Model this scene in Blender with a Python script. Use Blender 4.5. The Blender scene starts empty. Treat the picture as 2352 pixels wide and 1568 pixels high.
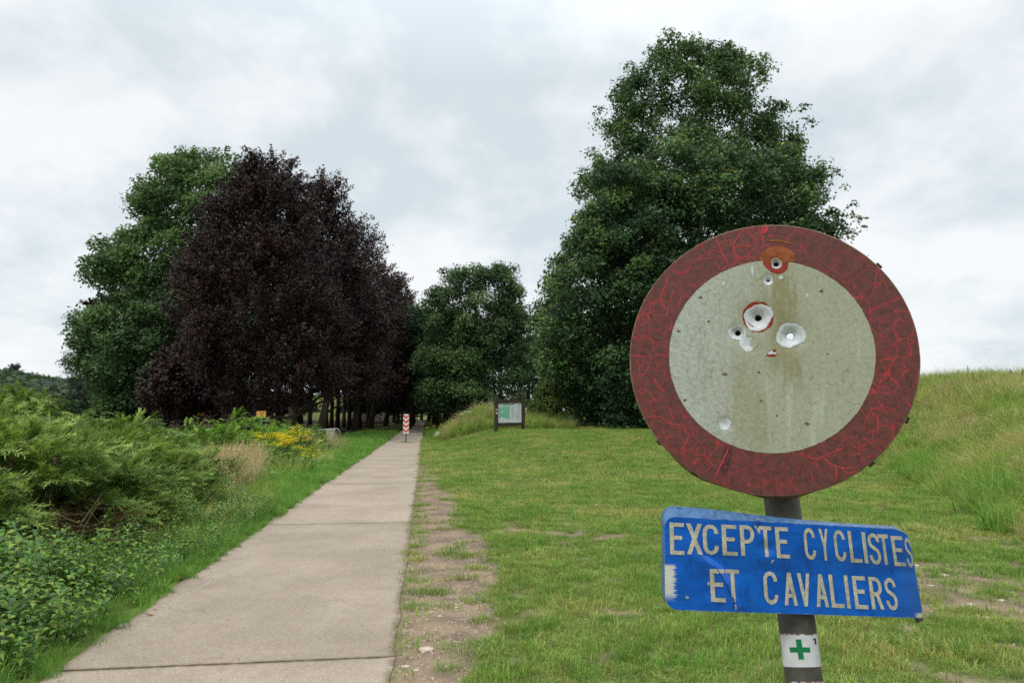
import bpy, math, random
import numpy as np
from mathutils import Matrix, Vector

# ------------------------------------------------------------------ camera, sky, sun, exposure
SC = bpy.context.scene
FPX, CX, CY, HOR, EYE = 1568.0, 1176.0, 784.0, 950.0, 1.6      # measures on a 2352 x 1568 copy of the photograph
PIT = math.atan((HOR - CY) / FPX)
cam_d = bpy.data.cameras.new('camera'); cam = bpy.data.objects.new('camera', cam_d)
SC.collection.objects.link(cam); SC.camera = cam
cam.location = (0, 0, EYE); cam.rotation_euler = (math.pi / 2 + PIT, 0, 0)
cam_d.sensor_width = 36; cam_d.lens = 36 * FPX / 2352
cam_d.clip_start = 0.05; cam_d.clip_end = 6000
cam_d.dof.use_dof = True; cam_d.dof.focus_distance = 2.0; cam_d.dof.aperture_fstop = 10.0

SUN_EL, SUN_AZ = math.radians(56), math.radians(215)           # azimuth clockwise from +Y (ahead of the camera)
sun_d = bpy.data.lights.new('sun', 'SUN'); sun = bpy.data.objects.new('sun', sun_d)
SC.collection.objects.link(sun)
sun_d.energy = 1.5; sun_d.angle = math.radians(16); sun_d.color = (1.0, 0.96, 0.9)
sd = Vector((math.sin(SUN_AZ) * math.cos(SUN_EL), math.cos(SUN_AZ) * math.cos(SUN_EL), math.sin(SUN_EL)))
sun.rotation_euler = sd.to_track_quat('Z', 'Y').to_euler(); sun.location = sd * 50
SC.view_settings.view_transform = 'Standard'; SC.view_settings.look = 'None'
SC.view_settings.exposure = 0.14; SC.view_settings.gamma = 1.0
SC.cycles.max_bounces = 6; SC.cycles.diffuse_bounces = 4; SC.cycles.glossy_bounces = 2
SC.cycles.transmission_bounces = 4; SC.cycles.transparent_max_bounces = 4
SC.cycles.use_denoising = False


def S(r, g, b):
    f = lambda c: (c / 255 / 12.92) if c <= 10 else ((c / 255 + .055) / 1.055) ** 2.4
    return (f(r), f(g), f(b))


class NT:
    """small helper round a node tree"""
    def __init__(s, tree): s.t = tree; s.l = tree.links
    def n(s, typ, ins=None, **kw):
        nd = s.t.nodes.new(typ)
        for k, v in kw.items(): setattr(nd, k, v)
        for k, v in (ins or {}).items(): s.set(nd, k, v)
        return nd
    def set(s, nd, k, v):
        sock = nd.inputs[k]
        if isinstance(v, bpy.types.NodeSocket): s.l.new(v, sock)
        else:
            if sock.type == 'RGBA' and len(v) == 3: v = (*v, 1)
            sock.default_value = v
    def math(s, op, a, b=0.0, clamp=False):
        nd = s.n('ShaderNodeMath', {0: a, 1: b}, operation=op, use_clamp=clamp); return nd.outputs[0]
    def vmath(s, op, a, b=(0, 0, 0)):
        nd = s.n('ShaderNodeVectorMath', {0: a, 1: b}, operation=op); return nd.outputs[0]
    def mix(s, f, a, b, blend='MIX'):
        nd = s.n('ShaderNodeMix', data_type='RGBA', blend_type=blend)
        s.set(nd, 0, f); s.set(nd, 6, a); s.set(nd, 7, b); return nd.outputs[2]
    def noise(s, vec, scale, detail=3, rough=.5, dist=0.0):
        return s.n('ShaderNodeTexNoise', {'Vector': vec, 'Scale': scale, 'Detail': detail, 'Roughness': rough, 'Distortion': dist}).outputs[0]
    def ramp(s, f, lo, hi, a=0.0, b=1.0, mode='SMOOTHSTEP'):
        return s.n('ShaderNodeMapRange', {0: f, 1: lo, 2: hi, 3: a, 4: b}, interpolation_type=mode, clamp=True if mode == 'LINEAR' else True).outputs[0]
    def attr(s, name): return s.n('ShaderNodeAttribute', attribute_name=name)
    def scalev(s, vec, v): return s.vmath('MULTIPLY', vec, v)


world = bpy.data.worlds.new('World'); SC.world = world; world.use_nodes = True
w = NT(world.node_tree); world.node_tree.nodes.clear()
sky = w.n('ShaderNodeTexSky', sky_type='NISHITA', sun_disc=False)
sky.sun_elevation = SUN_EL; sky.sun_rotation = SUN_AZ
tc = w.n('ShaderNodeTexCoord').outputs['Generated']
sep = w.n('ShaderNodeSeparateXYZ', {0: tc})
el = w.math('MAXIMUM', sep.outputs[2], 0.0)
inv = w.math('DIVIDE', 1.0, w.math('ADD', el, 0.42))
pv = w.n('ShaderNodeCombineXYZ', {0: w.math('MULTIPLY', sep.outputs[0], inv), 1: w.math('MULTIPLY', sep.outputs[1], inv), 2: 3.7}).outputs[0]
pv = w.vmath('MULTIPLY', pv, (1.1, 1.0, 1.0))
big = w.noise(pv, 2.1, 7, .55, .3)
fine = w.noise(w.vmath('ADD', pv, (11.3, 4.1, 0)), 5.2, 6, .56, .2)
cl = w.math('ADD', w.math('MULTIPLY', big, .62), w.math('MULTIPLY', fine, .38))
c1 = w.ramp(cl, .39, .50)
c2 = w.ramp(cl, .46, .58)
col = w.mix(c1, (.64, .715, .76), (.765, .82, .85))
col = w.mix(c2, col, (.895, .91, .925))
skyb = w.scalev(sky.outputs[0], (.1, .1, .1))
col = w.mix(.93, skyb, col)
gain = w.ramp(el, 0.45, 0.98, 1.0, 2.3, 'LINEAR')              # an overcast sky is brighter overhead
col = w.mix(1.0, col, w.n('ShaderNodeCombineColor', {0: gain, 1: gain, 2: gain}).outputs[0], 'MULTIPLY')
bg = w.n('ShaderNodeBackground', {0: col, 1: 1.0})
w.l.new(bg.outputs[0], w.n('ShaderNodeOutputWorld').inputs[0])

# ------------------------------------------------------------------ pixel helpers
FWD = np.array([0, math.cos(PIT), math.sin(PIT)]); UPV = np.array([0, -math.sin(PIT), math.cos(PIT)]); RGT = np.array([1., 0, 0])
EYEP = np.array([0, 0, EYE])


def ray(dx, dy):
    dx = np.asarray(dx, float)[..., None]; dy = np.asarray(dy, float)[..., None]
    return FWD + RGT * (dx - CX) / FPX - UPV * (dy - CY) / FPX


def WD(dx, dy, zf): return EYEP + ray(dx, dy) * np.asarray(zf, float)[..., None]     # by depth along the lens axis
def WY(dx, dy, Y):                                                                      # by distance ahead
    r = ray(dx, dy); return EYEP + r * (np.asarray(Y, float)[..., None] / r[..., 1:2])


def pix(P):
    d = np.asarray(P, float) - EYEP
    z = d @ FWD
    return CX + FPX * (d @ RGT) / z, CY - FPX * (d @ UPV) / z


# ------------------------------------------------------------------ numpy noise
def _h(ix, iy, seed):
    h = (ix.astype(np.int64) * 374761393 + iy.astype(np.int64) * 668265263 + seed * 1442695041) & 0x7fffffff
    h = ((h ^ (h >> 13)) * 1274126177) & 0x7fffffff
    return ((h ^ (h >> 16)) & 0xffff) / 65535.0


def vnoise(x, y, seed=0):
    x = np.asarray(x, float); y = np.asarray(y, float)
    ix = np.floor(x); iy = np.floor(y); fx = x - ix; fy = y - iy
    fx = fx * fx * (3 - 2 * fx); fy = fy * fy * (3 - 2 * fy)
    a = _h(ix, iy, seed); b = _h(ix + 1, iy, seed); c = _h(ix, iy + 1, seed); d = _h(ix + 1, iy + 1, seed)
    return (a * (1 - fx) + b * fx) * (1 - fy) + (c * (1 - fx) + d * fx) * fy


def fbm(x, y, seed=0, o=4):
    s = 0; a = .5; t = 0
    for k in range(o):
        s = s + a * vnoise(np.asarray(x) * 2 ** k, np.asarray(y) * 2 ** k, seed + k * 17); t += a; a *= .5
    return s / t


def sm(x, a, b):
    t = np.clip((np.asarray(x, float) - a) / (b - a), 0, 1); return t * t * (3 - 2 * t)


# ------------------------------------------------------------------ terrain
PW = 2.10
def edge_r(y): return -0.73 - 0.125 * (np.asarray(y, float) - 4.29)        # right edge of the path
def srt(x, y): return np.asarray(x, float) - edge_r(y)


def toe(y):
    y = np.asarray(y, float); return np.interp(y, [-20, 4, 9, 19, 30, 45, 80], [5.6, 5.9, 7.0, 11.0, 14.0, 17.0, 24.0])


def hgt(x, y):
    x = np.asarray(x, float); y = np.asarray(y, float)
    s = srt(x, y)
    h = 0.72 * sm(s, .8, 4.6) * sm(y, 15, 35)
    h = h + 0.6 * sm(y, 37, 46) * sm(s, 1.2, 5)
    h = h + 0.75 * np.exp(-((x + 2.3) / 2.0) ** 2 - ((y - 42) / 3.0) ** 2)
    t = x - toe(y)
    H = np.clip(.88 + .058 * (y - 9), .8, 2.05)
    h = h + H * sm(t, -.4, 6.2) + .02 * np.clip(t - 6, 0, 40)
    h = h + .42 * (fbm(x * .55, y * .55, 5, 4) - .5) * sm(t, .3, 3.0)
    h = h + .05 * (fbm(x * .6, y * .6, 9, 3) - .5) * (sm(s, .1, .8) + sm(-s - PW, .1, 1.0))
    # far rise beyond the trees and the wooded hill behind
    h = h + 7.5 * sm(y, 135, 205) * sm(-s, 6, 20)
    d = np.hypot(x, y)
    h = h + 6 * sm(d, 190, 380) * sm(-x, 60, 160)
    h = h - .25 * sm(-s - PW, 2, 6) * sm(y, 2, 30)
    return h


# ------------------------------------------------------------------ mesh helpers
COL = SC.collection


def link(o, parent=None):
    COL.objects.link(o)
    if parent is not None: o.parent = parent
    return o


def tag(o, label=None, cat=None, group=None, kind=None):
    if label: o['label'] = label
    if cat: o['category'] = cat
    if group: o['group'] = group
    if kind: o['kind'] = kind
    return o


def empty(name, loc=(0, 0, 0)):
    o = bpy.data.objects.new(name, None); o.location = loc; o.empty_display_size = .1
    return link(o)


def np_mesh(name, V, F, smooth=False, col=None, attrs=None):
    V = np.asarray(V, np.float32).reshape(-1, 3); F = np.asarray(F, np.int32); k = F.shape[1]
    me = bpy.data.meshes.new(name)
    me.vertices.add(len(V)); me.vertices.foreach_set('co', V.ravel())
    me.loops.add(F.size); me.loops.foreach_set('vertex_index', F.ravel())
    me.polygons.add(len(F)); me.polygons.foreach_set('loop_start', np.arange(0, F.size, k, dtype=np.int32))
    me.polygons.foreach_set('use_smooth', np.full(len(F), smooth))
    if col is not None:
        a = me.color_attributes.new('tint', 'FLOAT_COLOR', 'POINT')
        c = np.ones((len(V), 4), np.float32); c[:, :3] = col; a.data.foreach_set('color', c.ravel())
    for nm, arr in (attrs or {}).items():
        a = me.attributes.new(nm, 'FLOAT', 'POINT'); a.data.foreach_set('value', np.asarray(arr, np.float32))
    me.update(); me.validate(verbose=False)
    return me


def py_mesh(name, V, F, smooth=False):
    me = bpy.data.meshes.new(name); me.from_pydata([tuple(map(float, v)) for v in V], [], F)
    if smooth: me.polygons.foreach_set('use_smooth', [True] * len(me.polygons))
    me.update(); return me


def mobj(name, me, mat, parent=None):
    o = bpy.data.objects.new(name, me)
    if mat: me.materials.append(mat)
    return link(o, parent)


class MB:
    """collects boxes, tubes and polygons into one mesh"""
    def __init__(s): s.V = []; s.F = []
    def add(s, V, F):
        b = len(s.V); s.V += [tuple(map(float, v)) for v in V]; s.F += [tuple(i + b for i in f) for f in F]; return s
    def box(s, c, size, R=None, bev=0.0):
        hx, hy, hz = [a / 2 for a in size]
        if bev <= 0:
            P = [(x, y, z) for z in (-hz, hz) for y in (-hy, hy) for x in (-hx, hx)]
            F = [(0, 2, 3, 1), (4, 5, 7, 6), (0, 1, 5, 4), (2, 6, 7, 3), (0, 4, 6, 2), (1, 3, 7, 5)]
        else:
            b = bev; P = []; F = []
            for z, i in ((-hz, b), (-hz + b, 0), (hz - b, 0), (hz, b)):
                P += [(-hx + i, -hy + i, z), (hx - i, -hy + i, z), (hx - i, hy - i, z), (-hx + i, hy - i, z)]
            for k in range(3):
                for q in range(4): F.append((k * 4 + q, k * 4 + (q + 1) % 4, k * 4 + 4 + (q + 1) % 4, k * 4 + 4 + q))
            F += [(3, 2, 1, 0), (12, 13, 14, 15)]
        P = [Vector(p) for p in P]
        if R is not None: P = [R @ p for p in P]
        return s.add([p + Vector(c) for p in P], F)
    def tube(s, pts, rad, seg=8, cap=True):
        pts = [Vector(p) for p in pts]; n = len(pts); V = []; F = []
        rad = [rad] * n if not hasattr(rad, '__len__') else rad
        up = None
        for i, p in enumerate(pts):
            d = (pts[min(i + 1, n - 1)] - pts[max(i - 1, 0)]).normalized()
            if up is None: up = d.orthogonal().normalized()
            up = (up - d * up.dot(d)).normalized(); sd_ = d.cross(up)
            V += [p + (up * math.cos(a) + sd_ * math.sin(a)) * rad[i] for a in (2 * math.pi * q / seg for q in range(seg))]
        for i in range(n - 1):
            for q in range(seg):
                F.append((i * seg + q, i * seg + (q + 1) % seg, (i + 1) * seg + (q + 1) % seg, (i + 1) * seg + q))
        if cap: F += [tuple(range(seg))[::-1], tuple((n - 1) * seg + q for q in range(seg))]
        return s.add(V, F)
    def build(s, name, mat, parent=None, smooth=False):
        return mobj(name, py_mesh(name, s.V, s.F, smooth), mat, parent)


# ------------------------------------------------------------------ materials
MATS = {}


def newmat(name):
    m = bpy.data.materials.new(name); m.use_nodes = True; m.node_tree.nodes.clear(); MATS[name] = m
    t = NT(m.node_tree); t.out = t.n('ShaderNodeOutputMaterial'); return m, t


def principled(t, col, rough=.7, spec=.3, bump=None, bstr=.3, bdist=.01, metal=0.0):
    p = t.n('ShaderNodeBsdfPrincipled', {'Base Color': col, 'Roughness': rough, 'Specular IOR Level': spec, 'Metallic': metal})
    if bump is not None:
        b = t.n('ShaderNodeBump', {'Height': bump, 'Strength': bstr, 'Distance': bdist}); t.l.new(b.outputs[0], p.inputs['Normal'])
    t.l.new(p.outputs[0], t.out.inputs[0]); return p


def simple(name, col, rough=.7, var=.25, scale=30, spec=.3, metal=0.0, bstr=.2):
    m, t = newmat(name); oc = t.n('ShaderNodeTexCoord').outputs['Object']
    nz = t.noise(oc, scale, 5, .6); lo = tuple(c * (1 - var) for c in col); hi = tuple(min(1, c * (1 + var)) for c in col)
    c = t.mix(t.ramp(nz, .3, .7), lo, hi)
    principled(t, c, rough, spec, nz, bstr, .004, metal); return m


def leafmat(name, rough=.5, trans=.3, spec=.25, gain=1.0):
    """leaf colour comes from the mesh's own tint"""
    m, t = newmat(name)
    c = t.attr('tint').outputs[0]
    p = t.n('ShaderNodeBsdfPrincipled', {'Base Color': c, 'Roughness': rough, 'Specular IOR Level': spec})
    tl = t.n('ShaderNodeBsdfTranslucent', {0: t.mix(.5, c, t.mix(1, c, (1.15, 1.25, .55), 'MULTIPLY'))})
    mx = t.n('ShaderNodeMixShader', {0: trans, 1: p.outputs[0], 2: tl.outputs[0]})
    t.l.new(mx.outputs[0], t.out.inputs[0]); return m


def grassmat(name, a, b, dry, dry_lo=.5, dry_hi=.75, scale=.35, trans=.3):
    """colour by clump: random per clump plus broad patches over the ground"""
    m, t = newmat(name); oi = t.n('ShaderNodeObjectInfo')
    loc = t.vmath('MULTIPLY', oi.outputs['Location'], (1, 1, 0))
    p1 = t.noise(loc, scale, 4, .6); p2 = t.noise(t.vmath('ADD', loc, (31, 7, 0)), scale * 2.6, 3, .6)
    base = t.mix(t.ramp(p2, .3, .7), a, b)
    base = t.mix(t.ramp(p1, dry_lo, dry_hi, 0, .85), base, dry)
    v = t.ramp(oi.outputs['Random'], 0, 1, .72, 1.25, 'LINEAR')
    base = t.mix(1, base, t.n('ShaderNodeCombineColor', {0: v, 1: v, 2: v}).outputs[0], 'MULTIPLY')
    tint = t.attr('tint').outputs[0]
    c = t.mix(1, base, tint, 'MULTIPLY')
    pr = t.n('ShaderNodeBsdfPrincipled', {'Base Color': c, 'Roughness': .55, 'Specular IOR Level': .2})
    tl = t.n('ShaderNodeBsdfTranslucent', {0: c})
    mx = t.n('ShaderNodeMixShader', {0: trans, 1: pr.outputs[0], 2: tl.outputs[0]})
    t.l.new(mx.outputs[0], t.out.inputs[0]); return m


# ground: soil, thatch under the turf, stones
m, t = newmat('ground_soil'); gp = t.n('ShaderNodeNewGeometry').outputs['Position']
bare = t.attr('bare').outputs['Fac']; wood = t.attr('wood').outputs['Fac']
n1 = t.noise(gp, 2.3, 5, .6); n2 = t.noise(gp, 38, 4, .65); n3 = t.noise(gp, 160, 2, .6)
soil = t.mix(t.ramp(n1, .35, .65), S(112, 99, 86), S(146, 127, 106))
soil = t.mix(t.ramp(n2, .45, .7, 0, .6), soil, S(92, 76, 63))
vor = t.n('ShaderNodeTexVoronoi', {'Vector': gp, 'Scale': 42, 'Randomness': 1.0}, feature='F1')
stn = t.math('MULTIPLY', t.ramp(vor.outputs['Distance'], .28, .2), t.ramp(t.n('ShaderNodeSeparateColor', {0: vor.outputs['Color']}).outputs[0], .80, .84))
soil = t.mix(stn, soil, S(190, 178, 160))
thatch = t.mix(t.ramp(n2, .35, .65), S(78, 88, 44), S(116, 112, 66))
thatch = t.mix(t.ramp(t.noise(gp, .5, 3, .5), .4, .65), thatch, S(72, 100, 38))
litter = t.mix(t.ramp(n2, .35, .65), S(34, 27, 20), S(56, 43, 31))  # wood floor, its brown darkened to stand for shade under the trees
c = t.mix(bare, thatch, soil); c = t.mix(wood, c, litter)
principled(t, c, .95, .1, t.math('ADD', n2, t.math('MULTIPLY', stn, .5)), .6, .02); GROUND = m

# exposed-aggregate concrete
m, t = newmat('concrete_paving'); gp = t.n('ShaderNodeNewGeometry').outputs['Position']
n1 = t.noise(gp, .9, 4, .55); n2 = t.noise(gp, 7, 4, .6)
vor = t.n('ShaderNodeTexVoronoi', {'Vector': gp, 'Scale': 150}, feature='F1')
vc = t.n('ShaderNodeSeparateColor', {0: vor.outputs['Color']}).outputs[0]
c = t.mix(t.ramp(n1, .35, .65), S(156, 143, 127), S(172, 158, 142))
c = t.mix(t.ramp(n2, .42, .68, 0, .3), c, S(146, 130, 116))
c = t.mix(t.ramp(t.noise(gp, .55, 5, .7), .50, .72, 0, .5), c, S(128, 116, 101))
c = t.mix(t.ramp(vc, 0, 1, .0, .35, 'LINEAR'), c, S(118, 104, 93))
c = t.mix(t.math('MULTIPLY', t.ramp(vc, .95, .97), .5), c, S(212, 204, 192))
c = t.mix(t.math('MULTIPLY', t.ramp(t.noise(gp, 150, 3, .6), .48, .66), .6), c, S(98, 86, 76))
rnd = t.n('ShaderNodeObjectInfo').outputs['Random']; v = t.ramp(rnd, 0, 1, .90, 1.07, 'LINEAR')
c = t.mix(1, c, t.n('ShaderNodeCombineColor', {0: v, 1: v, 2: v}).outputs[0], 'MULTIPLY')
ed = t.attr('edge').outputs['Fac']
c = t.mix(t.math('MULTIPLY', ed, t.ramp(n2, .30, .55)), c, S(108, 96, 78))
c = t.mix(t.math('MULTIPLY', t.ramp(t.noise(t.vmath('MULTIPLY', gp, (3.0, .6, 1)), 1, 4, .65), .56, .72), .14), c, S(190, 178, 164))
principled(t, c, .9, .2, t.math('ADD', vc, t.math('MULTIPLY', n2, .5)), .35, .004); PAVE = m

BARK = simple('bark', S(92, 82, 72), .9, .4, 14, .1, bstr=.8)
BARK_DARK = simple('dark_bark', S(58, 50, 44), .95, .4, 14, .1, bstr=.8)
LEAF = leafmat('leaf_foliage', .55, .28, .22)
BEECHLEAF = leafmat('copper_leaf', .5, .12, .28)
JUNI = leafmat('juniper_foliage', .6, .2, .15)
TWIG = leafmat('dead_twig', .9, .0, .05)
HERB = leafmat('herb_leaf', .5, .28, .3)

# ------------------------------------------------------------------ bare-earth mask
def bare_mask(x, y):
    x = np.asarray(x, float); y = np.asarray(y, float); s = srt(x, y)
    n = fbm(x * 2.2, y * 1.1, 21, 4); n2 = fbm(x * 5, y * 4, 33, 3)
    wdt = np.interp(y, [2, 4.3, 5.6, 8.4, 12.5, 16, 20, 24], [.5, .52, .72, .9, .8, .55, .28, .0])
    strip = sm(wdt - s + (n - .5) * .55, -.08, .12) * sm(s, -.05, .02) * sm(y, 27, 21) * sm(n2, .15, .26)
    q = np.exp(-(((x - 4.1) / 1.5) ** 2 + ((y - 6.3) / 1.55) ** 2))
    patch = .8 * sm(q * 1.0 + (n - .5) * 1.2 + (n2 - .5) * 1.3, .42, .70)
    q2 = np.exp(-(((x - 6.0) / 1.0) ** 2 + ((y - 9.2) / 1.3) ** 2))
    patch2 = .5 * sm(q2 * .30 + (n - .5) * 1.6, .42, .62)
    spots = sm(n2 * .6 + n * .4, .62, .68) * sm(s, .2, .8) * sm(y, 16, 9) * .8
    return np.clip(strip + patch + patch2 + spots, 0, 1)


# ------------------------------------------------------------------ ground sheet
def axis(segs):
    out = [segs[0][0]]
    for a, b, st in segs:
        n = max(1, int(round((b - a) / st))); out += list(a + (b - a) * (np.arange(n) + 1) / n)
    return np.array(out)


xs = axis([(-3000, -600, 400), (-600, -150, 45), (-150, -40, 8), (-40, -14, 1.2), (-14, -3.4, .3), (-3.4, 7.2, .11), (7.2, 16, .3), (16, 40, 1.2), (40, 150, 10), (150, 600, 60), (600, 3000, 400)])
ys = axis([(-300, -20, 60), (-20, 3, 1.0), (3, 11, .1), (11, 24, .2), (24, 60, .6), (60, 130, 3), (130, 420, 10), (420, 3500, 220)])
gx, gy = np.meshgrid(xs, ys); gz = hgt(gx, gy)
s_ = srt(gx, gy)
gz = gz - .11 * sm(s_, -2.05, -1.88) * sm(-s_, .06, .22)
nx, ny = len(xs), len(ys)
idx = np.arange(nx * ny).reshape(ny, nx)
F = np.stack([idx[:-1, :-1], idx[:-1, 1:], idx[1:, 1:], idx[1:, :-1]], -1).reshape(-1, 4)
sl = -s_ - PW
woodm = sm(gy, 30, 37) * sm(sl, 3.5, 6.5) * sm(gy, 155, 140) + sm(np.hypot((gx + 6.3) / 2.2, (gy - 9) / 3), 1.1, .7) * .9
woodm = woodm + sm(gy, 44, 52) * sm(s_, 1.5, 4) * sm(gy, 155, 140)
azm = gx / np.maximum(gy, 1); woodm = woodm + sm(gy, 140, 150) * sm(gy, 420, 330) * sm(sl, 3.5, 6.5) * (1 - sm(azm, -.335, -.31) * sm(azm, -.225, -.245)) * sm(azm, -.62, -.56)  # dark floor colour carried on behind the wood in place of its shade
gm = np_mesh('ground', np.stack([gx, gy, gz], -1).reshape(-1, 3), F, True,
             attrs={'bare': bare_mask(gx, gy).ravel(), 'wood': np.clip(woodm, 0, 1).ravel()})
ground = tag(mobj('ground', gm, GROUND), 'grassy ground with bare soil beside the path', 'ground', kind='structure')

# ------------------------------------------------------------------ path of concrete slabs
rng = np.random.default_rng(4)
SLAB, GAP = 5.68, .020
pd = np.array([-.1240, .9923]); pn = np.array([.9923, .1240])
p_origin = np.array([edge_r(4.70), 4.70])


def slab_mesh(name, a0, a1, nseg, seed):
    """top sheet with ragged edges and a skirt; a along the path, b across from the right edge"""
    r = np.random.default_rng(seed); nb = 8
    A = np.linspace(a0, a1, nseg - 1); A = np.sort(np.concatenate([A, [a0 + .035, a1 - .035]])); B = -PW * np.array([0, .03, .15, .32, .5, .68, .85, .97, 1.0])
    V = []; E = []
    for i, a in enumerate(A):
        jr = (fbm(a * 2.2, 3.3, 51) - .5) * .05 + (r.random() - .5) * .012
        jl = (fbm(a * 1.4, 8.3, 71) - .5) * .16 + (r.random() - .5) * .03
        for j, b in enumerate(B):
            bb = b + (jr if j == 0 else 0) + (jl if j == nb else 0)
            p = p_origin + pd * a + pn * bb
            V.append((p[0], p[1], .008 + .006 * (fbm(a * .8, b * .8, 88) - .5))); E.append(1.0 if (j in (0, nb) or i in (0, nseg)) else 0.0)
    Fq = []
    W_ = nb + 1
    for i in range(nseg):
        for j in range(nb): Fq.append((i * W_ + j, (i + 1) * W_ + j, (i + 1) * W_ + j + 1, i * W_ + j + 1)[::-1])
    n0 = len(V)
    bd = [i * W_ for i in range(nseg + 1)] + [nseg * W_ + j for j in range(1, W_)] + [i * W_ + nb for i in range(nseg - 1, -1, -1)] + [j for j in range(nb - 1, 0, -1)]
    for k in bd: V.append((V[k][0], V[k][1], -.16)); E.append(1.0)
    L = len(bd)
    for k in range(L): Fq.append((bd[k], bd[(k + 1) % L], n0 + (k + 1) % L, n0 + k)[::-1])
    return np_mesh(name, V, np.array(Fq), False, attrs={'edge': E})


V = []
for a in (-8, 170):
    for b in (.03, -PW - .03):
        p = p_origin + pd * a + pn * b; V.append((p[0], p[1], -.085))
path = tag(mobj('path', py_mesh('path_bed', V, [(0, 2, 3, 1)]), GROUND), 'straight concrete slab path leading into the trees', 'path', kind='structure')
for k in range(-1, 8):
    mobj('slab', slab_mesh('slab', k * SLAB + GAP / 2, (k + 1) * SLAB - GAP / 2, 30, k + 50), PAVE, path)
mobj('far_paving', slab_mesh('far_paving', 8 * SLAB + GAP / 2, 165, 60, 99), PAVE, path)

# ------------------------------------------------------------------ foliage builders
def unit(v): return v / np.maximum(np.linalg.norm(v, axis=-1, keepdims=True), 1e-9)


def leaf_quads(P, N, size, aspect, rng, fold=.18):
    n = len(P); a = unit(np.cross(N, rng.normal(size=(n, 3)))); b = np.cross(N, a)
    L = (size * .5)[:, None]; Wd = L * aspect
    V = np.stack([P - a * L, P + b * Wd + N * L * fold, P + a * L, P - b * Wd + N * L * fold], 1).reshape(-1, 3)
    i = np.arange(n)[:, None] * 4
    return V, np.concatenate([i + [0, 1, 2], i + [0, 2, 3]], 0)


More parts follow.
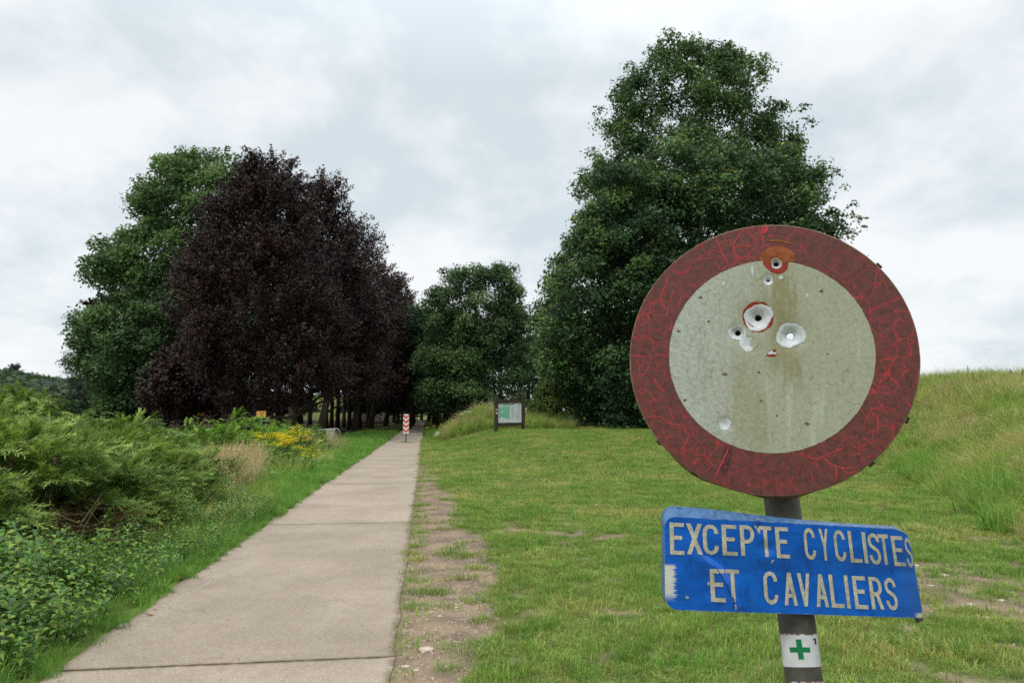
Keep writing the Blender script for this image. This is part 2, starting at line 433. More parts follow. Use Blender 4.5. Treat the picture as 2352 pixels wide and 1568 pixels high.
def crown_mesh(name, Y, rows, nclump, per, leaf, pal, seed, style='round', crad=.9, depth=.9, extra=(), tips=None, aspect=.62, cull=.45, inner=.35, lobes=None):
    """leaf crown inside a silhouette given as rows (y, left, right); pal = list of leaf colours"""
    r = np.random.default_rng(seed); rows = sorted(rows)
    ry = np.array([q[0] for q in rows], float); rl = np.array([q[1] for q in rows], float); rr = np.array([q[2] for q in rows], float)
    mpx = Y / FPX
    ins_ = ((lobes[1] * .70) if lobes else (crad * .75)) / mpx * (1.25 if style == 'spray' else 1.0); fine = np.linspace(min(ry[0] + ins_, ry[-1] - 5), ry[-1], 400)
    rad = np.interp(fine, ry, (rr - rl) / 2); cdf = np.cumsum(rad + 20); cdf /= cdf[-1]
    ntot = nclump
    if lobes: nclump = lobes[0]
    yy = np.interp(r.random(nclump), cdf, fine)
    cx = np.interp(yy, ry, (rl + rr) / 2); R = np.interp(yy - ins_ * .45, ry, (rr - rl) / 2) * mpx
    ph = r.random(nclump) * 2 * np.pi
    back = (np.sin(ph) > .35) & (r.random(nclump) < cull); ph[back] = -ph[back]
    rho = np.maximum(r.random(nclump), r.random(nclump)) ** inner
    C = WY(cx, yy, np.full(nclump, Y))
    rc = (lobes[1] if lobes else crad) * (.6 + .7 * r.random(nclump))
    off = np.maximum(R * rho - rc * (.95 if style == 'spray' else .45 if lobes else .6), 0) * (.88 + .18 * vnoise(ph * 2.2, yy * .03, seed))
    C = C + np.stack([np.cos(ph) * off, np.sin(ph) * off * depth, np.zeros(nclump)], 1)
    out = np.stack([np.cos(ph), np.sin(ph) * depth, np.full(nclump, .35)], 1); out = unit(out)
    ltone = None
    if lobes:                                                # boughs first, then leaf clumps over each bough
        w_ = rc ** 1.5; li = r.choice(nclump, ntot, p=w_ / w_.sum()); lt_ = r.random(nclump)
        dd = unit(r.normal(size=(ntot, 3)) + out[li] * .75 + np.array([0, 0, .45])); sh = r.random(ntot) ** .45
        Cl0 = C
        C = C[li] + dd * (rc[li] * sh * .85)[:, None] * np.array([1, 1, .72]); out = unit(out[li] + dd * .8); ltone = lt_[li]
        rc = crad * (.55 + .8 * r.random(ntot)); nclump = ntot
        nf = int(ntot * .55); yf = np.interp(r.random(nf), cdf, fine); pf_ = r.random(nf) * 2 * np.pi; bk = (np.sin(pf_) > .35) & (r.random(nf) < cull); pf_[bk] = -pf_[bk]   # fill between the boughs
        Rf = np.maximum(np.interp(yf, ry, (rr - rl) / 2) * mpx - crad * .9, .1) * r.random(nf) ** .4 * .93
        Cf = WY(np.interp(yf, ry, (rl + rr) / 2), yf, np.full(nf, Y)) + np.stack([np.cos(pf_) * Rf, np.sin(pf_) * Rf * depth, np.zeros(nf)], 1)
        C = np.concatenate([C, Cf]); rc = np.concatenate([rc, crad * (.7 + .6 * r.random(nf))]); out = np.concatenate([out, unit(np.stack([np.cos(pf_), np.sin(pf_), np.full(nf, .35)], 1))]); ltone = np.concatenate([ltone, r.random(nf) * .5])
    if len(extra):
        ex = np.array(extra, float); Ce = WY(ex[:, 0], ex[:, 1], np.full(len(ex), Y)); Ce[:, 1] += r.normal(size=len(ex)) * .8
        C = np.concatenate([C, Ce]); rc = np.concatenate([rc, ex[:, 2] * mpx]); out = np.concatenate([out, np.tile([0, -.2, 1.], (len(ex), 1))])
    n = len(C); m = np.maximum((per * (rc / crad) ** 1.6).astype(int), 8)
    ci = np.repeat(np.arange(n), m); k = len(ci)
    if style == 'spray':                                     # feathery, reaching outward and up
        ax = unit(out + np.array([0, 0, .55]) + r.normal(size=(n, 3)) * .28)
        tt = r.random(k) ** .8; wv = r.normal(size=(k, 3)) * (.33 * (1 - .75 * tt))[:, None]
        d = ax[ci] * (tt * 2.1 - .8)[:, None] + wv; d[:, 2] *= .85
        P = C[ci] + d * rc[ci][:, None]
        N = unit(np.array([0, -.25, .75]) + r.normal(size=(k, 3)) * .65)
    else:
        d = unit(r.normal(size=(k, 3)) + out[ci] * .55 + np.array([0, 0, .3]))
        rr_ = r.random(k) ** .42
        bump = .78 + .45 * vnoise(d[:, 0] * 2.3 + ci * 3.1, d[:, 2] * 2.3 + d[:, 1] * 1.7, seed + 3)
        d = d * (rr_ * bump)[:, None]; d[:, 2] *= .78
        P = C[ci] + d * rc[ci][:, None]
        N = unit(d * .7 + np.array([0, -.1, .55]) + r.normal(size=(k, 3)) * .55)
    P[:, 2] = np.maximum(P[:, 2], hgt(P[:, 0], P[:, 1]) + .15)
    size = leaf * (.65 + .7 * r.random(k))
    Vv, Ff = leaf_quads(P, N, size, aspect, r)
    pal = np.array(pal); ctone = r.random(n); ctone = ctone if ltone is None else np.concatenate([.68 * ltone + .32 * ctone[:len(ltone)], ctone[len(ltone):]]); lt = np.clip(ctone[ci] + r.normal(size=k) * .22, 0, .999) * (len(pal) - 1)
    i0 = lt.astype(int); fr = (lt - i0)[:, None]
    colr = pal[i0] * (1 - fr) + pal[np.minimum(i0 + 1, len(pal) - 1)] * fr
    if tips is not None:
        frac, tc_ = tips; hit = (d[:, 2] > .45) & (r.random(k) < frac) & (ctone[ci] > .45); colr[hit] = np.array(tc_) * (.8 + .4 * r.random((hit.sum(), 1)))
    colr = colr * (.8 + .4 * r.random((k, 1)))
    me = np_mesh(name, Vv, Ff, False, col=np.repeat(colr, 4, 0))
    return me, C


def trunk_mesh(name, base, top, r0, limbs, seed, rtop=.08, seg=10, nl=12, lean=.3):
    r = np.random.default_rng(seed); b = MB(); base = np.array(base); top = np.array(top); n = 9
    pts = [base + (top - base) * (i / (n - 1)) + np.array([*(r.normal(size=2) * lean * .35 * (i / (n - 1))), 0]) for i in range(n)]
    rad = [r0 * (1.35 if i == 0 else 1) * (1 - i / (n - 1)) ** .8 + rtop * (i / (n - 1)) for i in range(n)]
    pts[0] = pts[0] - np.array([0, 0, .3]); b.tube(pts, rad, seg)
    if limbs is not None and len(limbs):
        for q in r.choice(len(limbs), min(nl, len(limbs)), replace=False):
            e = limbs[q]; f = np.clip((e[2] - base[2]) / (top[2] - base[2]) - .22, .12, .9)
            s0 = base + (top - base) * f; mid = s0 * .45 + e * .55 + np.array([0, 0, -.08 * np.linalg.norm(e - s0)])
            rs = max(.05, r0 * (1 - f) * .45); b.tube([s0, mid, e], [rs, rs * .6, .02], 6)
    return py_mesh(name, b.V, b.F, True)


GREEN = [S(46, 68, 44), S(64, 90, 54), S(86, 113, 65), S(110, 136, 78)]
DGREEN = [S(38, 60, 40), S(54, 80, 50), S(74, 102, 62)]
BLUEG = [S(48, 66, 58), S(62, 82, 70), S(74, 92, 74)]
COPPER = [S(34, 23, 24), S(47, 32, 32), S(60, 41, 40), S(80, 58, 54)]
OLIVE = [S(62, 84, 40), S(84, 104, 50), S(104, 122, 60)]


def tree(name, label, cat, Y, rows, trunkx, r0, group=None, pal=GREEN, mat=None, bark=None, top_frac=.8, **kw):
    seed = kw.get('seed', 1)
    me, C = crown_mesh(name + '_crown', Y, rows, pal=pal, **kw)
    bx = WY(trunkx, 960., Y); z0 = float(hgt(bx[0], Y)); base = np.array([bx[0], Y, z0])
    ty = min(q[0] for q in rows); q0 = min(rows); tp = WY((q0[1] + q0[2]) / 2, ty, Y); tp = base + (tp - base) * top_frac
    root = empty(name, base); tag(root, label, cat, group)
    inv = np.array(base)
    tm = trunk_mesh('trunk', base - inv, tp - inv, r0, C - inv, seed + 7); mobj('trunk', tm, bark or BARK, root)
    for v_ in (me,): v_.transform(Matrix.Translation(Vector(-inv)))
    mobj('crown', me, mat or LEAF, root)
    return root


# ------------------------------------------------------------------ the trees
RT = 'large broadleaf trees beyond the information board'
tree('maple_tree', 'tallest broad green tree, its many-peaked top rising behind the round sign', 'tree', 47.5,
     [(112, 1490, 1700), (135, 1440, 1715), (180, 1396, 1744), (240, 1376, 1772), (300, 1364, 1808), (350, 1346, 1838), (400, 1324, 1852), (470, 1300, 1850), (560, 1262, 1840), (650, 1245, 1800), (740, 1232, 1780), (830, 1228, 1760), (900, 1240, 1740), (955, 1285, 1720)],
     1590, .55, pal=GREEN, nclump=1500, per=66, leaf=.228, seed=11, crad=.8, depth=.8, lobes=(240, 1.45),
     extra=[(1515, 112, 17), (1512, 128, 22), (1508, 150, 28), (1605, 110, 16), (1608, 128, 22), (1612, 150, 30), (1676, 100, 13), (1680, 116, 18), (1684, 138, 24), (1440, 160, 20), (1448, 182, 28), (1380, 255, 24), (1376, 300, 30), (1362, 345, 30), (1342, 378, 26), (1800, 345, 30), (1430, 200, 30), (1835, 268, 20), (1845, 300, 26), (1815, 300, 30), (1838, 330, 30), (1705, 122, 14), (1800, 285, 24)])
tree('oak_tree', 'broad green oak with yellowish shoot tips and a side branch reaching past the sign', 'tree', 41.0,
     [(340, 1470, 1780), (385, 1400, 1860), (430, 1318, 1905), (490, 1292, 1925), (535, 1250, 1935), (600, 1234, 1900), (660, 1228, 1850), (730, 1222, 1800), (800, 1216, 1770), (870, 1228, 1760), (930, 1270, 1750), (978, 1330, 1740)],
     1560, .5, pal=DGREEN + [S(92, 122, 62)], nclump=1300, per=70, leaf=.212, seed=23, crad=.75, depth=.7, lobes=(230, 1.3), tips=(.22, S(150, 146, 66)),
     extra=[(1905, 410, 16), (1930, 408, 10), (1925, 440, 12), (1935, 490, 16), (1965, 488, 13), (1960, 515, 18), (1980, 525, 12), (1915, 500, 22), (1945, 540, 16), (1895, 450, 22), (1870, 420, 24)])
tree('lime_tree', 'rounded green tree standing between the copper beeches and the tall trees', 'tree', 63.0,
     [(606, 1055, 1130), (625, 1020, 1178), (665, 980, 1208), (720, 968, 1216), (790, 958, 1216), (860, 946, 1228), (915, 952, 1232), (942, 985, 1228)],
     1095, .4, pal=GREEN, nclump=850, per=60, leaf=.22, seed=31, crad=.8, depth=.8, lobes=(130, 1.25))
tree('hawthorn_bush', 'small yellowish green bush behind the information board at the edge of the oak', 'bush', 44.0,
     [(866, 1240, 1300), (890, 1222, 1330), (920, 1206, 1360), (950, 1204, 1385)], 1280, .07, pal=OLIVE, nclump=110, per=90, leaf=.15, seed=37, crad=.5)
tree('oak_tree', 'pale spreading green oak behind the copper beech, branches reaching over the conifers', 'tree', 54.0,
     [(330, 415, 455), (352, 400, 540), (385, 362, 640), (420, 345, 700), (432, 285, 720), (470, 290, 730), (500, 292, 735), (530, 318, 740), (570, 245, 740), (605, 185, 730), (650, 232, 720), (700, 232, 700), (745, 172, 690), (800, 178, 680), (880, 205, 660), (945, 250, 640)],
     450, .5, pal=[S(52, 78, 50), S(72, 100, 58), S(94, 122, 70), S(116, 142, 82)], nclump=1500, per=54, leaf=.255, seed=41, crad=.85, depth=.6, inner=.3, lobes=(150, 1.6),
     extra=[(300, 425, 20), (290, 455, 22), (285, 490, 16), (310, 510, 20), (320, 470, 20), (300, 540, 12), (265, 560, 14), (250, 575, 20), (215, 585, 22), (185, 600, 18), (195, 615, 16), (240, 610, 24), (225, 655, 14), (250, 680, 22), (225, 690, 14), (180, 745, 18), (200, 735, 20), (172, 770, 14), (190, 800, 24), (210, 770, 24), (205, 830, 24), (420, 345, 14), (455, 350, 14), (530, 352, 16)])

CB = 'copper beeches lining the path'
tree('copper_beech', 'big dark purple copper beech, first of its row behind the juniper hedge', 'tree', 39.0,
     [(334, 602, 628), (368, 572, 662), (410, 522, 705), (450, 490, 745), (500, 455, 770), (560, 418, 790), (620, 388, 800), (690, 352, 815), (750, 372, 825), (810, 410, 830), (860, 435, 825), (905, 460, 800), (938, 485, 760)],
     590, .33, CB, pal=COPPER, mat=BEECHLEAF, nclump=1300, per=78, leaf=.146, seed=53, style='spray', lobes=(150, 1.5), crad=.75, depth=.8,
     extra=[(590, 350, 13), (612, 343, 12), (630, 352, 13), (655, 372, 14), (668, 380, 13), (560, 372, 12), (352, 690, 14), (365, 700, 18), (380, 720, 16), (420, 545, 14)])
tree('copper_beech', 'copper beech with a peaked crown standing second along the path', 'tree', 47.0,
     [(405, 715, 750), (440, 695, 785), (485, 675, 808), (540, 660, 838), (600, 645, 865), (660, 635, 885), (720, 640, 895), (790, 650, 900), (850, 660, 890), (900, 690, 860)],
     668, .33, CB, pal=COPPER, mat=BEECHLEAF, nclump=620, per=72, leaf=.172, seed=59, style='spray', lobes=(80, 1.6), crad=.85, depth=.8,
     extra=[(738, 396, 11), (745, 405, 12), (780, 440, 13), (790, 465, 12)])
for k, (Y, ax_, ty_, xr) in enumerate([(56, 800, 488, 908), (67, 845, 565, 945), (80, 885, 620, 968), (96, 912, 662, 980)]):
    tree('copper_beech', ['third', 'fourth', 'fifth', 'sixth'][k] + ' copper beech of the row counted along the path from the juniper hedge', 'tree', Y,
         [(ty_, ax_ + 20, ax_ + 44), (ty_ + 50, 2 * ax_ - xr + 60, xr - 20), (ty_ + 110, 2 * ax_ - xr + 25, xr), (780, 2 * ax_ - xr + 10, xr + 6), (870, 2 * ax_ - xr + 15, xr + 4), (915 + k * 6, 2 * ax_ - xr + 40, xr)],
         [735, 812, 850, 885][k], .32, CB, pal=COPPER, mat=BEECHLEAF, nclump=300, per=90, leaf=.19 + k * .03, seed=61 + k, style='spray', crad=1.15 + .1 * k, depth=.8)
tree('copper_beech', 'low-branched copper beech with a pale trunk carrying a small yellow notice', 'tree', 43.0,
     [(790, 385, 470), (840, 345, 520), (890, 318, 540), (945, 318, 520)], 462, .34, CB, pal=COPPER, mat=BEECHLEAF, nclump=260, per=100, leaf=.19, seed=71, style='spray', crad=.95)

# wood behind the beeches: dark trunks and crowns, and an understorey
WOOD = 'trees of the wood behind the copper beeches'
wood_spots = [(300, 66), (380, 62), (420, 74), (500, 60), (545, 70), (640, 58), (690, 66), (712, 80), (748, 70), (762, 84), (776, 76), (790, 92), (803, 82), (825, 74), (846, 90)]
base_me = base_tr = None
for k, (dx, Y) in enumerate(wood_spots):
    bx = WY(dx, 955., float(Y)); loc = (bx[0], Y, float(hgt(bx[0], Y)))
    if base_me is None:
        cm, C = crown_mesh('wood_crown', 60., [(560, 1120, 1230), (640, 1060, 1290), (740, 1040, 1310), (830, 1060, 1290), (868, 1090, 1260)], 150, 80, .34, COPPER[:3], 77, 'spray', 1.2)
        inv = WY(1176., 1011.8, 60.); cm.transform(Matrix.Translation(Vector(-inv)))
        base_me = cm; cm.materials.append(BEECHLEAF)
        base_tr = trunk_mesh('trunk', (0, 0, 0), (0, 0, 11), .3, (C - inv), 5); base_tr.materials.append(BARK_DARK)
    root = empty('wood_tree', loc); root.rotation_euler = (0, 0, k * 1.3); root.scale = (1, 1, 1) if Y < 75 else (.9, .9, 1)
    tag(root, 'slender dark-trunked tree in the gloomy wood behind the beech row', 'tree', WOOD)
    link(bpy.data.objects.new('trunk', base_tr), root); link(bpy.data.objects.new('crown', base_me), root)
UND = 'dark undergrowth bushes in the wood'
um, C = crown_mesh('undergrowth', 60., [(905, 1080, 1270), (935, 1050, 1300), (975, 1040, 1310), (1010, 1050, 1300)], 110, 80, .3, [S(22, 36, 22), S(30, 48, 28), S(40, 58, 34)], 79, 'round', 1.0)  # bushes added as a dark backdrop, the wood's gloom put into their leaf colours
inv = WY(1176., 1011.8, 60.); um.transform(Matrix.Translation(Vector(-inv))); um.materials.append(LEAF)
us = MB(); rr0 = np.random.default_rng(3)
for q in range(9):
    e = (C - inv)[rr0.integers(len(C))]; us.tube([(e[0] * .1, e[1] * .1, -.1), (e[0] * .5, e[1] * .5, e[2] * .5), tuple(e)], [.05, .03, .012], 5)
usm = py_mesh('stems', us.V, us.F); usm.materials.append(BARK_DARK)
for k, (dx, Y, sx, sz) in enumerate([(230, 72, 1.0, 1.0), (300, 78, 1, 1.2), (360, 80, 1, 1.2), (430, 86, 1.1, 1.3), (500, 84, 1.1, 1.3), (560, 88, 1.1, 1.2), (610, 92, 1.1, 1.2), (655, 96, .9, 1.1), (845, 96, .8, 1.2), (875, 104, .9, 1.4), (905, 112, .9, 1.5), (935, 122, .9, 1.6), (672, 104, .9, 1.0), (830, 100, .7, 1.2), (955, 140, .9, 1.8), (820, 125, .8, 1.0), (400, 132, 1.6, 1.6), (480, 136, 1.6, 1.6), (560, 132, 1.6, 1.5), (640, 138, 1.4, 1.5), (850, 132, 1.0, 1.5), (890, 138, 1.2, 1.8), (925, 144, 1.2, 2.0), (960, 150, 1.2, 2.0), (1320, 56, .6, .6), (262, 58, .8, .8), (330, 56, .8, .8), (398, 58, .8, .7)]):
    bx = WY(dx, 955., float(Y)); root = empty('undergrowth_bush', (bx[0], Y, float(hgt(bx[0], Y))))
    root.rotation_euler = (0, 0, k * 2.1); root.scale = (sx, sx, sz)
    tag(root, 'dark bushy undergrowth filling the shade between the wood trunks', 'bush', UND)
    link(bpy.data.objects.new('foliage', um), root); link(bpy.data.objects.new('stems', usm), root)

# trees that close the path's far end
END = 'trees closing the far end of the path'
em, C = crown_mesh('end_crown', 60., [(560, 1110, 1240), (650, 1040, 1310), (760, 1010, 1340), (880, 1010, 1340), (960, 1030, 1320), (1000, 1060, 1290)], 200, 80, .36, [S(28, 48, 30), S(38, 64, 38), S(54, 82, 48)], 83, 'round', 1.4)
em.transform(Matrix.Translation(Vector(-inv))); em.materials.append(LEAF)
etr = trunk_mesh('trunk', (0, 0, 0), (0, 0, 12), .3, (C - inv), 6); etr.materials.append(BARK_DARK)
for k, (dx, Y, sc) in enumerate([(915, 128, 1.0), (945, 140, 1.05), (968, 168, 1.2), (988, 186, 1.3), (1008, 150, 1.1), (1022, 118, .95), (1040, 100, .9), (1150, 92, .9), (1250, 90, .9), (905, 150, 1.1), (1030, 84, .62), (1010, 96, .7), (1036, 88, .75), (1032, 104, .9), (925, 112, .85), (985, 138, 1.1), (1330, 74, .62), (1420, 70, .58), (1500, 76, .6), (1215, 78, .5), (1570, 72, .5)]):
    bx = WY(dx, 955., float(Y)); root = empty('woodland_tree', (bx[0], Y, float(hgt(bx[0], Y)))); root.rotation_euler = (0, 0, k * 1.7); root.scale = (sc, sc, sc)
    tag(root, 'dense dark green woodland tree where the path disappears', 'tree', END)
    link(bpy.data.objects.new('trunk', etr), root); link(bpy.data.objects.new('crown', em), root)

ccm, C = crown_mesh('canopy_crown', 60., [(600, 1110, 1240), (680, 1040, 1310), (770, 1010, 1340), (850, 1030, 1320), (888, 1070, 1290)], 170, 85, .34, [S(26, 46, 28), S(36, 62, 36), S(52, 80, 46)], 87, 'round', 1.3)
ccm.transform(Matrix.Translation(Vector(-inv))); ccm.materials.append(LEAF)
for k, (dx, Y, sc) in enumerate([(1006, 70, .8), (940, 74, .85), (1002, 84, .9), (946, 92, .9), (998, 102, .95), (950, 112, 1.0), (996, 124, 1.0)]):
    bx = WY(dx, 955., float(Y)); root = empty('woodland_tree', (bx[0], Y, float(hgt(bx[0], Y)))); root.rotation_euler = (0, 0, k * 1.1); root.scale = (sc, sc, sc)
    tag(root, 'high-crowned woodland tree whose branches arch over the far path', 'tree', 'trees arching over the far path')
    link(bpy.data.objects.new('trunk', etr), root); link(bpy.data.objects.new('crown', ccm), root)
# conifers on the left and the far hillside
tree('pine_tree', 'dark bluish pine with gappy branches beside the pale oak', 'tree', 72.0,
     [(782, 168, 190), (810, 148, 215), (850, 140, 225), (890, 155, 225), (935, 165, 225)], 190, .2, pal=BLUEG, nclump=95, per=70, leaf=.24, seed=91, crad=.75, depth=.8, bark=BARK_DARK, aspect=.35)
tree('spruce_tree', 'bushy green conifer between the dark pine and the copper beech', 'tree', 58.0,
     [(830, 225, 245), (870, 208, 265), (910, 200, 285), (950, 195, 300)], 240, .12, pal=[S(44, 82, 46), S(58, 98, 54), S(74, 112, 62)], nclump=120, per=80, leaf=.2, seed=93, crad=.6, style='spray', aspect=.3)
for k, (dx, tp_, wd, Y, lb) in enumerate([(90, 905, 80, 46, 'rounded olive green bush beyond the juniper hedge'), (150, 905, 60, 52, 'darker green bush under the pine beyond the juniper hedge'), (10, 905, 80, 60, 'broad muted green bush on the slope beyond the junipers')]):
    tree('field_bush', lb, 'bush', Y, [(tp_, dx - wd * .3, dx + wd * .3), (tp_ + 20, dx - wd * .7, dx + wd * .7), (tp_ + 55, dx - wd, dx + wd), (tp_ + 90, dx - wd, dx + wd)], dx, .08,
         pal=[OLIVE, DGREEN, GREEN][k], nclump=90, per=70, leaf=.2, seed=101 + k, crad=.7)
r = np.random.default_rng(8)
# wooded hill far away, one mass
P = []; N_ = []; Sz = []; Cc = []
for k in range(520):
    az = r.uniform(-.95, -.36); d = 430 - 320 * r.random() ** 1.3; x = d * az; y = d; z = float(hgt(x, y))
    if az > -.60 and d < 330: continue
    hh = min(r.uniform(6, 11), (1.6 + d * np.interp(CX + FPX * az, [-300, 0, 140, 260], [.074, .066, .050, .048]) - z) * r.uniform(.8, 1.0)); rw = r.uniform(4, 7); n = 200
    if hh < 2.5: continue
    dd = unit(r.normal(size=(n, 3)) + [0, -.3, .4]); P.append(np.array([x, y, z + hh * .45]) + dd * [rw, rw, hh * .5]); N_.append(unit(dd + r.normal(size=(n, 3)) * .3)); P[-1] += r.normal(size=(n, 3)) * .55; Sz.append(r.uniform(.6, 1.3, n) * (.6 + d / 430))
    b = np.array([S(48, 70, 46), S(60, 80, 50), S(70, 84, 52), S(54, 72, 58)][r.integers(4)]); Cc.append(np.tile(b, (n, 1)) * r.uniform(.8, 1.2, (n, 1)))
Vv, Ff = leaf_quads(np.concatenate(P), np.concatenate(N_), np.concatenate(Sz), .8, r)
tag(mobj('distant_wood', np_mesh('distant_wood', Vv, Ff, False, col=np.repeat(np.concatenate(Cc), 4, 0)), LEAF), 'wooded hillside on the far skyline', 'wood', kind='stuff')
tree('spruce_tree', 'pointed grey-green spruce on the skyline of the wooded hill', 'tree', 240., [(832, 30, 36), (848, 24, 42), (866, 18, 48), (880, 14, 52)], 33, .3, pal=BLUEG, nclump=60, per=50, leaf=.9, seed=111, crad=1.6, style='spray', aspect=.3)

# ------------------------------------------------------------------ juniper hedge
def spray_proto(seed, nst=15, sub=2, wk=1.15):
    """one feathery juniper plume, unit length along +x"""
    r = np.random.default_rng(seed); V = []; F_ = []; T = []
    def tri(a, b, c, ta, tc_):
        i = len(V); V.extend([a, b, c]); F_.append((i, i + 1, i + 2)); T.extend([ta, ta, tc_])
    ax = lambda t_: np.array([t_, 0, .16 * math.sin(t_ * 2.4) - .10 * t_ * t_])
    for i in range(nst):
        t0 = min(.97, max(.03, .06 + .9 * i / nst + r.normal() * .035)); p = ax(t0)
        for sgn in (-1, 1):
            L = (.30 * (1 - t0) + .14) * r.uniform(.55, 1.45); ang = r.uniform(.18, .62)
            d = np.array([math.cos(ang), sgn * math.sin(ang), r.uniform(-.3, .5)]); pe = np.array([-d[1], d[0], 0]) * .013 * wk
            tri(p - pe, p + pe, p + d * L, t0 * .6, min(1, t0 * .6 + .4))
            for q in range(sub):
                f = .25 + .33 * q; b = p + d * L * f; a2 = sgn * r.uniform(.2, .6); sg2 = 1 if q % 2 else -1
                d2 = np.array([d[0] * math.cos(a2 * sg2) - d[1] * math.sin(a2 * sg2), d[0] * math.sin(a2 * sg2) + d[1] * math.cos(a2 * sg2), d[2] + r.uniform(-.3, .4)])
                p2 = np.array([-d2[1], d2[0], .3]) * .010 * wk; tri(b - p2, b + p2, b + d2 * L * .42, t0 * .6 + f * .3, min(1, t0 * .6 + .5))
    return np.array(V), np.array(F_), np.array(T)


SPR_NEAR = [spray_proto(300 + k) for k in range(4)]; SPR_FAR = [spray_proto(320 + k, 11, 1, 1.7) for k in range(4)]
JG = 'juniper shrubs of the hedge'


def frame(d, r):
    """rotation matrices with x along d and z roughly up"""
    d = unit(d); n = len(d); upv = np.tile([0, 0, 1.], (n, 1)) + r.normal(size=(n, 3)) * .22
    y = unit(np.cross(upv, d)); z = np.cross(d, y); return np.stack([d, y, z], -1)


